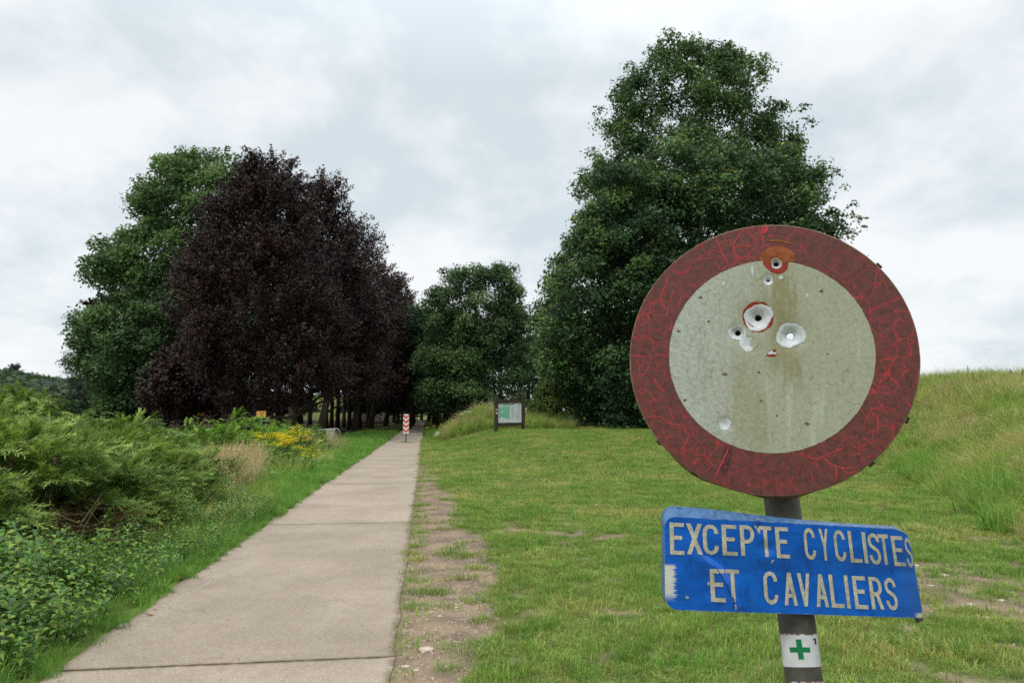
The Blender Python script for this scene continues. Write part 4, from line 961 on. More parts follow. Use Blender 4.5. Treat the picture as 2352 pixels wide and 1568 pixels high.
base = t.mix(t.ramp(t.noise(oc, 8, 4, .6), .3, .7), S(108, 52, 50), S(92, 54, 48))
base = t.mix(t.ramp(grime, .40, .68, 0, .8), base, S(66, 38, 34))
base = t.mix(t.math('MULTIPLY', t.ramp(t.noise(oc, 420, 2, .5), .60, .72), .5), base, S(136, 92, 84))
sxx = t.n('ShaderNodeSeparateXYZ', {0: oc}); u0_, v0_ = s_uv(*Z1(575, 1320)); u0_ = float(u0_); v0_ = float(v0_)
du_ = t.math('ABSOLUTE', t.math('ADD', t.math('ADD', sxx.outputs[0], t.math('MULTIPLY', t.math('SUBTRACT', sxx.outputs[1], v0_), -.18)), -u0_))
smr = t.math('MULTIPLY', t.ramp(t.math('ADD', du_, t.math('MULTIPLY', grime, .006)), .019, .009), t.ramp(t.math('ABSOLUTE', t.math('ADD', sxx.outputs[1], -v0_)), .048, .02))
base = t.mix(t.math('MULTIPLY', smr, .75), base, S(54, 26, 34))
c = t.mix(cr, base, t.mix(t.ramp(grime, .3, .7), S(168, 52, 56), S(138, 46, 48)))
principled(t, c, .55, .35, t.math('SUBTRACT', t.math('MULTIPLY', grime, .3), cr), .25, .0006); REDP = m

m, t = newmat('weathered_white_paint'); oc = t.attr('uvm').outputs['Vector']
sx = t.n('ShaderNodeSeparateXYZ', {0: oc}); U_, V_s = sx.outputs[0], sx.outputs[1]
st = t.noise(t.vmath('MULTIPLY', oc, (26, 3.0, 1)), 1.0, 5, .6); st2 = t.noise(t.vmath('MULTIPLY', oc, (60, 9, 1)), 1.0, 4, .6)
mot = t.noise(oc, 90, 5, .7); spk = t.noise(oc, 330, 3, .6)
c = t.mix(t.ramp(U_, -.20, .02), S(174, 182, 174), S(160, 163, 142))
c = t.mix(t.ramp(mot, .35, .66, 0, .75), c, S(142, 146, 124))
c = t.mix(t.ramp(st, .54, .70, 0, .32), c, S(190, 198, 192))
c = t.mix(t.ramp(spk, .52, .66, 0, .55), c, S(112, 112, 98))
def band(u0, wd, v_top, v_bot, amt, colr, c):
    d = t.math('ABSOLUTE', t.math('ADD', U_, t.math('ADD', -u0, t.math('MULTIPLY', t.math('SUBTRACT', st2, .5), .14))))
    f = t.math('MULTIPLY', t.ramp(d, wd * 1.15, 0.0), t.math('MULTIPLY', t.ramp(V_s, v_top + .03, v_top - .04), t.ramp(V_s, v_bot - .05, v_bot + .04)))
    return t.mix(t.math('MULTIPLY', f, t.math('MULTIPLY', t.ramp(mot, .25, .6, .45, 1), amt)), c, colr)
ub = lambda x: float(s_uv(*Z1(x, 700))[0]); vb = lambda y: float(s_uv(*Z1(840, y))[1])
OLV = S(126, 122, 80)
c = band(ub(880), .05, vb(300), vb(800), .95, OLV, c)
c = band(ub(930), .03, vb(760), vb(930), .7, OLV, c)
c = band(ub(640), .045, vb(760), vb(1230), .5, S(132, 127, 92), c)
c = band(ub(740), .03, vb(900), vb(1290), .5, S(132, 127, 94), c)
c = band(ub(440), .02, vb(560), vb(1000), .35, S(126, 124, 98), c)
wob = t.n('ShaderNodeMix', {0: .03, 4: oc, 5: t.n('ShaderNodeTexNoise', {'Vector': oc, 'Scale': 25, 'Detail': 3}).outputs[1]}, data_type='VECTOR').outputs[1]
ve = t.n('ShaderNodeTexVoronoi', {'Vector': wob, 'Scale': 48}, feature='DISTANCE_TO_EDGE').outputs[0]
vf = t.n('ShaderNodeTexVoronoi', {'Vector': wob, 'Scale': 14}, feature='DISTANCE_TO_EDGE').outputs[0]
brk = t.noise(oc, 20, 3, .6)
cr = t.math('MAXIMUM', t.math('MULTIPLY', t.math('LESS_THAN', ve, .022), t.ramp(brk, .42, .6, 0, .8)), t.math('MULTIPLY', t.math('LESS_THAN', vf, .007), t.ramp(brk, .58, .42, 0, 1)))
# fine rings of crazing round the dents
for k_, (rm, amt) in {0: (.085, .5), 2: (.05, .5), 6: (.042, .55), 1: (.12, .45), 5: (.04, .45)}.items():
    dv = t.n('ShaderNodeVectorMath', {0: wob, 1: (float(cu[k_]), float(cv[k_]), 0)}, operation='DISTANCE').outputs['Value']
    sn = t.math('SINE', t.math('MULTIPLY', dv, 6.283 / .0062)); ln_ = t.math('MULTIPLY', t.ramp(sn, .86, .97), t.ramp(dv, rm, rm * .7))
    cr = t.math('MAXIMUM', cr, t.math('MULTIPLY', ln_, t.math('MULTIPLY', t.ramp(brk, .34, .48), min(1., amt * 1.6))))
c = t.mix(t.math('MULTIPLY', cr, .55), c, S(100, 102, 88))
principled(t, c, .6, .3, t.math('SUBTRACT', t.math('MULTIPLY', spk, .4), cr), .2, .0005); WHITEP = m
ENAM = simple('chipped_enamel', S(186, 192, 194), .45, .12, 120, .4)
RUSTO = simple('rust_primer', S(136, 76, 46), .75, .28, 60, .2)
RUSTR = simple('red_primer', S(132, 48, 38), .75, .25, 90, .2)
PEEL = simple('fresh_red_paint', S(174, 54, 58), .6, .25, 120, .3)
SMEAR = simple('purple_smear', S(70, 32, 38), .7, .3, 60, .2)
RIM = simple('aged_sign_rim', S(120, 96, 72), .7, .4, 50, .3)
RIMD = simple('brown_sign_back', S(92, 70, 56), .75, .4, 40, .3, bstr=.3)
HOLE = simple('hole_darkness', S(16, 15, 14), .9, .1, 40, .1)  # near-black colour standing in for the dark inside the holes
POLE = simple('grey_pole_paint', S(62, 60, 52), .6, .28, 26, .35)
BOLT = simple('dark_clip', S(50, 44, 40), .7, .2, 60, .3)


def uvm(me_o, u, v):
    a = me_o.data.attributes.new('uvm', 'FLOAT_VECTOR', 'POINT'); a.data.foreach_set('vector', np.column_stack([u, v, np.zeros(len(u))]).astype(np.float32).ravel())


# pan: rim rolled back round the plate
seg = 256; th = np.linspace(0, 2 * np.pi, seg, endpoint=False)
prof = [(RAD - .0030, -.0006), (RAD - .0008, -.0002), (RAD + .0006, -.0018), (RAD + .0008, -.0050), (RAD + .0002, -.024), (RAD - .004, -.026), (RAD - .006, -.022), (RAD - .006, -.003)]
V = []
dent = lambda a: .010 * np.exp(-((np.mod(a - (-2.15) + np.pi, 2 * np.pi) - np.pi) / .22) ** 2) + .012 * np.exp(-((np.mod(a - (-1.50) + np.pi, 2 * np.pi) - np.pi) / .20) ** 2)
wave = .0014 * (fbm(th * 5, th * 0, 3, 3) - .5)
for k, (rp, wp) in enumerate(prof):
    rr_ = rp + wave + (dent(th) if k in (4, 5) else 0) + (dent(th) * .9 if k == 6 else 0); u = np.cos(th) * rr_; v = np.sin(th) * rr_; V.append(s_pt(u, v, np.full(seg, wp) + plate_w(u, v) * .4))
V = np.concatenate(V); i = np.arange(seg); j = (i + 1) % seg
F_ = np.concatenate([np.stack([k * seg + i, k * seg + j, (k + 1) * seg + j, (k + 1) * seg + i], 1) for k in range(len(prof) - 1)])
PLATE = spart('round_plate', V, F_[:, ::-1], RIM)


def disc_sheet(name, r_in, r_out, nr, ns, mat, wofs, jag=0.0, seed=0):
    tt = np.linspace(0, 2 * np.pi, ns, endpoint=False); rs = np.linspace(r_in, r_out, nr + 1)
    Rg, Tg = np.meshgrid(rs, tt, indexing='ij')
    if jag:
        jg = jag * (fbm(tt * 40, tt * 0 + 1, seed, 4) - .5) * 2
        Rg = Rg + (jg[None, :] * (np.linspace(0, 1, nr + 1)[:, None] ** 8))
    u = (Rg * np.cos(Tg)).ravel() + OFU * (1 if r_in == 0 else 0); v = (Rg * np.sin(Tg)).ravel() + OFV * (1 if r_in == 0 else 0)
    wv = plate_w(u, v) + wofs
    V = s_pt(u, v, wv); I = np.arange((nr + 1) * ns).reshape(nr + 1, ns); J = np.roll(I, -1, 1)
    Fq = np.stack([I[:-1], J[:-1], J[1:], I[1:]], -1).reshape(-1, 4)
    cen = np.stack([u[Fq].mean(1), v[Fq].mean(1)], 1); kp = np.ones(len(Fq), bool)
    for k, c_ in enumerate(CRAT):
        if c_[3] > 0: kp &= np.hypot(cen[:, 0] - cu[k], cen[:, 1] - cv[k]) > max(c_[2] * ZPM * .72, c_[3] * ZPM + .004)
    o = spart(name, V, Fq[kp][:, ::-1], mat, PLATE); uvm(o, u, v); return o


iu, iv = s_uv(*Z1([262, 1388, 850, 830], [760, 800, 245, 1283]))
OFU = float((iu[0] + iu[1]) / 2); OFV = float((iv[2] + iv[3]) / 2); RIN = float((iu[1] - iu[0] + iv[2] - iv[3]) / 4)
disc_sheet('red_border', RIN - .030, RAD - .0022, 40, 420, REDP, 0.0)
disc_sheet('white_field', 0.0, RIN, 110, 420, WHITEP, .0006, .0012, 4)


def decal(name, pts, mat, wofs=.0010, n=3, jag=.0):
    """flat chip lying on the plate, outline in close-up pixels, filled as a fan of rings"""
    p = np.array(pts, float); k = len(p); nn = k * n; tq = np.arange(nn) / n; i0 = tq.astype(int) % k; f = (tq % 1)[:, None]
    q = p[i0] * (1 - f) + p[(i0 + 1) % k] * f
    if jag: q = q + (np.stack([fbm(tq * 2.3, tq * 0, 5), fbm(tq * 2.3, tq * 0 + 9, 7)], 1) - .5) * jag
    u, v = s_uv(*Z1(q[:, 0], q[:, 1])); c_u, c_v = u.mean(), v.mean(); nr = 14; V = []
    for s_ in np.linspace(1, .02, nr): uu = c_u + (u - c_u) * s_; vv = c_v + (v - c_v) * s_; V.append(s_pt(uu, vv, plate_w(uu, vv) + wofs))
    V = np.concatenate(V); I = np.arange(nr * nn).reshape(nr, nn); J = np.roll(I, -1, 1)
    Fq = np.stack([I[:-1], J[:-1], J[1:], I[1:]], -1).reshape(-1, 4)
    uu = np.concatenate([c_u + (u - c_u) * s_ for s_ in np.linspace(1, .02, nr)]); vv = np.concatenate([c_v + (v - c_v) * s_ for s_ in np.linspace(1, .02, nr)])
    cen = np.stack([uu[Fq].mean(1), vv[Fq].mean(1)], 1); kp = np.ones(len(Fq), bool)
    for kk, c_ in enumerate(CRAT):
        if c_[3] > 0: kp &= np.hypot(cen[:, 0] - cu[kk], cen[:, 1] - cv[kk]) > c_[2] * ZPM * .80
    return spart(name, V, Fq[kp], mat, PLATE)


def blob(cx_, cy_, rx_, ry_, n=14, jag=.2, seed=0):
    r = np.random.default_rng(seed); a = np.arange(n) / n * 6.283; k = 1 + (r.random(n) - .5) * jag * 2
    return [(cx_ + rx_ * math.cos(q) * s_, cy_ + ry_ * math.sin(q) * s_) for q, s_ in zip(a, k)]


decal('rust_patch', [(748, 238), (765, 205), (800, 180), (840, 168), (885, 172), (925, 190), (948, 215), (945, 250), (915, 255), (880, 262), (840, 262), (800, 262), (772, 250)], RUSTO, .0011, 4)
decal('rust_patch', [(771, 252), (800, 258), (850, 260), (910, 253), (906, 290), (882, 312), (850, 320), (820, 310), (792, 288), (776, 268)], RUSTR, .0013, 4)
decal('rust_patch', [(788, 142), (830, 132), (880, 134), (930, 150), (938, 162), (890, 152), (840, 144)], RUSTO, .0011, 3)
decal('paint_peel', [(765, 62), (802, 64), (800, 86), (784, 104), (764, 98)], PEEL, .0011, 3, 8)
decal('paint_chip', blob(747, 550, 85, 84, 26, .045, 3), RUSTR, .0012, 2)
decal('paint_chip', [(788, 760), (806, 738), (822, 726), (846, 728), (838, 740), (848, 750), (840, 764), (806, 766)], RUSTR, .0012, 2)
decal('paint_chip', [(794, 748), (810, 738), (822, 730), (828, 744), (845, 742), (842, 752), (824, 750), (806, 754)], ENAM, .0015, 2)
for k, (x, y, q) in enumerate([(567, 862, 11), (750, 850, 7), (765, 1003, 8), (848, 1083, 7), (1010, 1127, 10), (315, 627, 9), (1090, 412, 9), (435, 445, 8), (1122, 750, 5), (480, 575, 6), (348, 1000, 7)]):
    decal('pock_mark', blob(x, y, q * 1.2, q * .8, 8, .4, k), simple('pock_%d' % k, S(92, 82, 68), .8, .3, 90) if k < 1 else bpy.data.materials['pock_0'], .0012, 2)
for k, (x, y, a, b) in enumerate([(715, 300, 7, 30), (560, 370, 9, 13), (870, 338, 13, 9), (1012, 435, 8, 14)]):
    decal('pale_wash', blob(x, y, a, b, 9, .3, k + 40), bpy.data.materials.get('pale_wash') or simple('pale_wash', S(178, 185, 184), .6, .12, 90), .0012, 2)


def crack(pts, w0, jag=5):
    """old crack in the border, thin strip"""
    r = np.random.default_rng(len(pts) + int(pts[0][0])); P_ = []
    for a, b in zip(pts[:-1], pts[1:]):
        for f in np.linspace(0, 1, 6)[:-1]: P_.append(np.array(a) * (1 - f) + np.array(b) * f + r.normal(size=2) * jag * .4)
    P_.append(np.array(pts[-1], float)); P_ = np.array(P_); d = unit(np.gradient(P_, axis=0)); nrm = np.stack([-d[:, 1], d[:, 0]], 1)
    wv = w0 * .72 * (.4 + .9 * fbm(np.arange(len(P_)) * .8, P_[:, 0] * .05, 3)); wv[0] *= .4; wv[-1] *= .3
    A = P_ + nrm * wv[:, None] / 2; B = P_ - nrm * wv[:, None] / 2
    return A, B


CR = [([(515, 118), (545, 190), (590, 272)], 10), ([(62, 763), (150, 762), (252, 757)], 7), ([(1215, 382), (1280, 330), (1356, 268)], 5), ([(1345, 518), (1430, 485), (1515, 448)], 7),
      ([(513, 1425), (545, 1350), (587, 1253)], 12), ([(980, 1290), (1025, 1310), (1070, 1316), (1130, 1290), (1210, 1255)], 10), ([(1100, 1312), (1140, 1345), (1190, 1365), (1245, 1372)], 11), ([(1165, 1360), (1172, 1400), (1168, 1432)], 11), ([(1192, 1366), (1225, 1390), (1290, 1385)], 6),
      ([(1310, 1200), (1370, 1245), (1428, 1282)], 6), ([(690, 70), (700, 100), (735, 130), (730, 160), (690, 170), (660, 160), (620, 180), (612, 160)], 9), ([(745, 65), (765, 110), (775, 150), (770, 190)], 9),
      ([(612, 165), (600, 140), (575, 135)], 6), ([(612, 180), (625, 215), (650, 232), (690, 225), (700, 205), (735, 175)], 8), ([(625, 215), (640, 255)], 8), ([(690, 225), (692, 245)], 6), ([(680, 72), (640, 110), (612, 160)], 8),
      ([(275, 298), (320, 312), (360, 308), (380, 280), (372, 262), (400, 258), (440, 235), (480, 240), (500, 225)], 6), ([(380, 280), (345, 330), (300, 310)], 5), ([(262, 335), (245, 385), (215, 440), (235, 490), (270, 460), (298, 395)], 7), ([(235, 490), (245, 515)], 6), ([(215, 440), (165, 490), (160, 530), (185, 515)], 7),
      ([(100, 540), (150, 535), (160, 570), (155, 650), (180, 690), (185, 750)], 6), ([(180, 685), (262, 685)], 5), ([(60, 665), (150, 655)], 3), ([(130, 770), (110, 830)], 5), ([(165, 765), (155, 820), (130, 860), (80, 870)], 6), ([(155, 820), (205, 850), (210, 800)], 6), ([(180, 870), (215, 945), (240, 950), (175, 895)], 8), ([(110, 930), (170, 970), (190, 1000), (225, 1000)], 6),
      ([(150, 1090), (220, 1085), (275, 1130), (330, 1135), (375, 1180), (350, 1260), (345, 1320)], 7), ([(260, 1030), (285, 1090), (275, 1130)], 6), ([(350, 1270), (420, 1300), (465, 1290)], 5), ([(420, 1310), (395, 1355)], 9), ([(465, 1300), (500, 1350), (455, 1390)], 6), ([(590, 1375), (590, 1455)], 7),
      ([(620, 1390), (670, 1370), (740, 1340), (770, 1340)], 4), ([(700, 1415), (690, 1470)], 5), ([(745, 1420), (800, 1440), (845, 1430), (850, 1500)], 4), ([(940, 1400), (905, 1490)], 6), ([(1035, 1370), (1045, 1470)], 5), ([(1135, 150), (1140, 185), (1200, 200), (1260, 225), (1310, 240), (1350, 210)], 4), ([(1385, 310), (1378, 370), (1362, 420)], 6), ([(1300, 230), (1330, 260)], 5),
      ([(1150, 250), (1180, 230), (1170, 290)], 4), ([(1410, 570), (1400, 620)], 3), ([(1480, 690), (1530, 695)], 4), ([(1430, 770), (1530, 768)], 3), ([(1520, 920), (1525, 1000)], 3), ([(1385, 1045), (1440, 1065), (1480, 1055)], 4), ([(1420, 1140), (1480, 1130), (1510, 1080)], 3), ([(1200, 1190), (1230, 1225), (1290, 1270), (1350, 1262)], 4), ([(640, 1350), (620, 1420)], 4), ([(880, 1390), (940, 1330)], 3), ([(460, 215), (440, 150), (400, 190)], 4), ([(540, 200), (490, 190), (470, 230)], 5)]
V = []; Fq = []
for pts, wd in CR:
    A, B = crack(pts, wd); n = len(A); b0 = len(V)
    for q in (A, B):
        u, v = s_uv(*Z1(q[:, 0], q[:, 1])); V += list(s_pt(u, v, plate_w(u, v) + .0004 + .0001 * (len(Fq) % 5)))
    for k in range(n - 1): Fq.append((b0 + k, b0 + k + 1, b0 + n + k + 1, b0 + n + k))
spart('paint_crack', V, Fq, PEEL, PLATE)['kind'] = 'stuff'

# bullet holes: chipped funnels punched through the sheet
for k, (x, y, rc_, rh_, dp) in enumerate(CRAT):
    r = np.random.default_rng(900 + k); ns = 48; a = np.arange(ns) / ns * 6.283
    Ro = rc_ * ZPM * (1 + .07 * np.sin(2 * a + k) + .055 * np.sin(3 * a + 2.1 * k) + .03 * np.sin(5 * a + k * 3.3) + .018 * np.sin(11 * a + k)); Rh = max(rh_ * ZPM, .0008) * (1 + (fbm(3 + 1.3 * np.cos(a) + k, 3 + 1.3 * np.sin(a), 23, 3) - .5) * .4)
    V = []; fr = [1.0, .86, .7, .52, .36, .2, .08, 0.0]
    wp = [plate_w(cu[k] + np.cos(a) * Ro, cv[k] + np.sin(a) * Ro) + .0016]
    for q, f in enumerate(fr):
        R_ = Rh + (Ro - Rh) * f; u = cu[k] + np.cos(a) * R_; v = cv[k] + np.sin(a) * R_
        if rh_ > 0: wv = wp[0] - (dp * .62 * (1 - f) ** 1.9) - (.0 if q else 0)
        else: wv = plate_w(u, v) + .0014
        V.append(s_pt(u, v, wv))
    if rh_ > 0: u = cu[k] + np.cos(a) * Rh * .92; v = cv[k] + np.sin(a) * Rh * .92; V.append(s_pt(u, v, wp[0] - dp * .62 - .012))
    nrn = len(V); V = np.concatenate(V); I = np.arange(nrn * ns).reshape(nrn, ns); J = np.roll(I, -1, 1); Fq = np.stack([I[:-1], J[:-1], J[1:], I[1:]], -1).reshape(-1, 4)
    bh = spart('bullet_hole', V, Fq, ENAM, PLATE)
    if rh_ > 0 and k != 1:                                   # a near-black disc closes these, painting in the dark of the hole
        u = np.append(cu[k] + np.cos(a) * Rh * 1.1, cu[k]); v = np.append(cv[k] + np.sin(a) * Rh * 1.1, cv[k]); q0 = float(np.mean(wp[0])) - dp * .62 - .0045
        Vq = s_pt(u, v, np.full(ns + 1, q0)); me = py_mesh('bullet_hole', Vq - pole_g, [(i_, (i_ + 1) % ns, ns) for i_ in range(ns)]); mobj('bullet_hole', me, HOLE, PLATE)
# the half-chipped dent keeps its paint on one side
decal('paint_flap', [(712, 668), (738, 672), (742, 700), (728, 722), (712, 712), (700, 700), (704, 684)], WHITEP, .0022, 2)
# sheet of the back, clips and clamps
tt = np.linspace(0, 2 * np.pi, 96, endpoint=False); V = []
NB_ = 40
for rp in np.linspace(.345, .004, NB_): u = np.cos(tt) * rp; v = np.sin(tt) * rp; V.append(s_pt(u, v, plate_w(u, v) - .005))
V = np.concatenate(V); I = np.arange(NB_ * 96).reshape(NB_, 96); J = np.roll(I, -1, 1); Fq = np.stack([I[:-1], J[:-1], J[1:], I[1:]], -1).reshape(-1, 4)
cu_f = np.array([(V[f].mean(0) - sC) @ sU for f in Fq]); cv_f = np.array([(V[f].mean(0) - sC) @ sV for f in Fq]); kp = np.ones(len(Fq), bool)
for k, c_ in enumerate(CRAT):
    if c_[3] > 0: kp &= np.hypot(cu_f - cu[k], cv_f - cv[k]) > c_[2] * ZPM * 1.05 + .004
spart('back_sheet', V, Fq[kp], RIMD, PLATE)
for (x, y) in [(212, 1226), (405, 1392), (1368, 1352), (1574, 1116), (1405, 268)]:
    u, v = s_uv(*Z1(x, y)); a = math.atan2(v, u); rr_ = RAD + .003; c_ = s_pt(math.cos(a) * rr_, math.sin(a) * rr_, -.012)
    Rm = Matrix(((sU[0] * math.cos(a) + sV[0] * math.sin(a), -sU[0] * math.sin(a) + sV[0] * math.cos(a), sN[0]), (sU[1] * math.cos(a) + sV[1] * math.sin(a), -sU[1] * math.sin(a) + sV[1] * math.cos(a), sN[1]), (sU[2] * math.cos(a) + sV[2] * math.sin(a), -sU[2] * math.sin(a) + sV[2] * math.cos(a), sN[2])))
    MB().box(Vector(c_) + SINV, (.008, .016, .016), Rm, .002).build('rim_clip', BOLT, PLATE)
b = MB(); b.tube([Vector(pole_g) + SINV + Vector(pdir) * .5, Vector(pole_t) + SINV], PR, 40, True); b.build('pole', POLE, SG, True)
for hz in (sC[2] - .2, sC[2] + .2):
    f = (hz - pole_g[2]) / (pole_t[2] - pole_g[2]); p = Vector(pole_g + (pole_t - pole_g) * f) + SINV; q = Vector(s_pt(0., 0., -.004) + np.array([0, 0, hz - sC[2]])) + SINV
    b = MB(); b.tube([p - Vector(pdir) * .02, p + Vector(pdir) * .02], PR + .004, 28); b.tube([p, (p + q) / 2, q - Vector(sN) * .004], .014, 8); b.build('clamp', POLE, SG, True)

# ------------------------------------------------------------------ blue plate with the lettering
m, t = newmat('blue_plate_paint'); oc = t.attr('uvm').outputs['Vector']
n1 = t.noise(oc, 5, 5, .6); n2 = t.noise(oc, 42, 5, .7); n3 = t.noise(t.vmath('MULTIPLY', oc, (22, 3, 1)), 1, 4, .6); n4 = t.noise(oc, 240, 2, .6)
sx = t.n('ShaderNodeSeparateXYZ', {0: oc}); U_, V_s = sx.outputs[0], sx.outputs[1]
c = t.mix(t.ramp(n1, .35, .65), S(0, 82, 178), S(6, 100, 205))
c = t.mix(t.ramp(n2, .55, .78, 0, .6), c, S(12, 58, 120))
c = t.mix(t.math('MULTIPLY', t.ramp(n3, .50, .70), .5), c, S(6, 58, 132))
c = t.mix(t.math('MULTIPLY', t.ramp(n4, .6, .72), .3), c, S(60, 110, 170))
# scraped white corner on the left, worn edges
sc1 = t.math('ADD', U_, t.math('MULTIPLY', t.math('SUBTRACT', t.noise(t.vmath('MULTIPLY', oc, (9, 60, 1)), 1, 4, .7), .5), .075))
scr = t.math('MULTIPLY', t.ramp(sc1, .045, .030), t.math('MULTIPLY', t.ramp(V_s, .50, .54), t.ramp(V_s, .92, .80)))
scr = t.math('MAXIMUM', scr, t.math('MULTIPLY', t.ramp(U_, .962, .985), t.ramp(t.math('ADD', V_s, t.math('MULTIPLY', n2, .12)), .99, 1.03)))
c = t.mix(scr, c, S(206, 208, 200))
edg = t.attr('edge').outputs['Fac']
c = t.mix(t.math('MULTIPLY', edg, t.ramp(n2, .45, .62)), c, S(150, 160, 164))
principled(t, c, .26, .5, n2, .10, .0008); BLUEP = m
m, t = newmat('reflective_letter'); gp = t.n('ShaderNodeTexCoord').outputs['Object']
nA = t.noise(gp, 120, 5, .7); nB = t.noise(gp, 420, 2, .6); nC = t.noise(t.vmath('MULTIPLY', gp, (60, 60, 6)), 1, 3, .6)
c = t.mix(t.ramp(nA, .34, .66), S(204, 201, 187), S(168, 163, 146)); c = t.mix(t.ramp(nB, .52, .68, 0, .6), c, S(112, 106, 90)); c = t.mix(t.ramp(nC, .52, .7, 0, .4), c, S(110, 104, 88))
principled(t, c, .6, .3, nB, .1, .0004); LETT = m
PUD = simple('plate_edge_metal', S(70, 104, 144), .5, .3, 60, .4)
PBK = simple('plate_back_metal', S(60, 60, 58), .6, .3, 40, .4)

QTL, QTR, QBR, QBL = np.array([150., 165]), np.array([2098., 272]), np.array([2222., 978]), np.array([162., 912])


def plate_depth(x, y):
    u = (np.asarray(x, float) - 150) / 2070; v = (np.asarray(y, float) - 165) / 800
    z = 1.628 + .085 * u + .020 * np.clip((.3 - u) / .3, 0, 1.3) ** 1.5 + .05 * np.clip((u - .86) / .14, 0, 1.5) ** 2
    # crease on the left: a fold line running down to the lower edge
    cx_ = np.interp(y, [170, 480, 580, 700, 880, 960], [330, 450, 570, 650, 715, 722]); d = (np.asarray(x, float) - cx_)
    fade = sm(y, 400, 640)
    z = z + fade * (-.012 * np.exp(-(d / 95) ** 2) * (d < 0) - .012 * np.exp(-(d / 32) ** 2) * (d >= 0) + .008 * sm(d, -20, 120))
    z = z + .008 * np.exp(-(((np.asarray(x) - 978) / 60.) ** 2 + ((np.asarray(y) - 425) / 55.) ** 2))
    z = z + .010 * sm(v, .0, -.02) + .006 * np.exp(-(((np.asarray(x) - 905) / 45.) ** 2 + ((np.asarray(y) - 255) / 50.) ** 2))
    return z + .006 * (fbm(u * 6, v * 3, 91, 3) - .5)


def bil(u, v):
    u = np.asarray(u, float)[..., None]; v = np.asarray(v, float)[..., None]
    return (QTL * (1 - u) + QTR * u) * (1 - v) + (QBL * (1 - u) + QBR * u) * v


def bpt(xy, lift=0.0):
    dx, dy = Z2(xy[..., 0], xy[..., 1]); return WD(dx, dy, plate_depth(xy[..., 0], xy[..., 1]) - lift)


# rounded outline warp: squeeze rows of the grid into the rounded corners
nu, nv = 220, 84; ug = np.linspace(0, 1, nu + 1); vg = np.linspace(0, 1, nv + 1)
RU, RV = .045, .15
def inset(v):
    d = np.clip((RV - v) / RV, 0, 1) + np.clip((v - (1 - RV)) / RV, 0, 1); return RU * (1 - np.sqrt(np.clip(1 - d * d, 0, 1)))
UU, VVg = np.meshgrid(ug, vg); ins = inset(VVg) * np.where(VVg > .5, np.where(UU > .5, .25, 1.1), 1.0); UU2 = ins + UU * (1 - 2 * ins) if False else np.where(UU < .5, UU + ins * (1 - UU * 2), UU - ins * (2 * UU - 1))
XY = bil(UU2, VVg); V = bpt(XY).reshape(-1, 3); I = np.arange((nu + 1) * (nv + 1)).reshape(nv + 1, nu + 1)
Fq = np.stack([I[:-1, :-1], I[1:, :-1], I[1:, 1:], I[:-1, 1:]], -1).reshape(-1, 4)
eg = np.zeros((nv + 1, nu + 1)); eg[0] = 1; eg[-1] = 1; eg[:, 0] = 1; eg[:, -1] = 1
BP = spart('text_plate', V, Fq, BLUEP, SG, True, {'edge': eg.ravel()}); uvm(BP, UU2.ravel(), VVg.ravel()); BP['label'] = 'bent blue plate reading EXCEPTE CYCLISTES ET CAVALIERS'
# folded edge going back all round, dented in places
ring = np.concatenate([I[0, :-1], I[:-1, -1], I[-1, :0:-1], I[:0:-1, 0]]); P0 = V[ring]; XYr = XY.reshape(-1, 2)[ring]; n = len(ring)
cen = V.mean(0); outw = unit(P0 - cen); outw -= np.outer(outw @ FWD, FWD)
topm = sm(XYr[:, 1], 420, 300) * sm(XYr[:, 0], 2000, 250); botm = sm(XYr[:, 1], 860, 905)
dn_ = np.exp(-((XYr[:, 0] - 620) / 110) ** 2) * .9 + np.exp(-((XYr[:, 0] - 1200) / 150) ** 2) * .7 + np.exp(-((XYr[:, 0] - 2190) / 40) ** 2) * 1.0
flare = .0015 + .017 * topm[:, None].ravel() + .008 * botm * dn_
P1_ = P0 + FWD * .004 + outw * .0006; P2_ = P0 + FWD * .026 + np.array([0, 0, 1.]) * (flare * np.where(botm > .3, -1, 1) * np.maximum(topm, botm))[:, None] + outw * .001
P3_ = P2_ + FWD * .003 - outw * .004
Vr = np.concatenate([P0, P1_, P2_, P3_]); i = np.arange(n); j = (i + 1) % n
Fr = np.concatenate([np.stack([k * n + i, k * n + j, (k + 1) * n + j, (k + 1) * n + i], 1) for k in range(3)])
spart('folded_edge', Vr, Fr[:, ::-1], PUD, BP)
Vb = (V.reshape(nv + 1, nu + 1, 3)[::6, ::10] + FWD * .014).reshape(-1, 3); a_, b_ = Vb.reshape(-1, 3), None
rN, cN = len(range(0, nv + 1, 6)), len(range(0, nu + 1, 10)); Ib = np.arange(rN * cN).reshape(rN, cN); spart('back_sheet', Vb, np.stack([Ib[:-1, :-1], Ib[:-1, 1:], Ib[1:, 1:], Ib[1:, :-1]], -1).reshape(-1, 4), PBK, BP)

# stroke letters, unit box
TW = .29; TH = .125


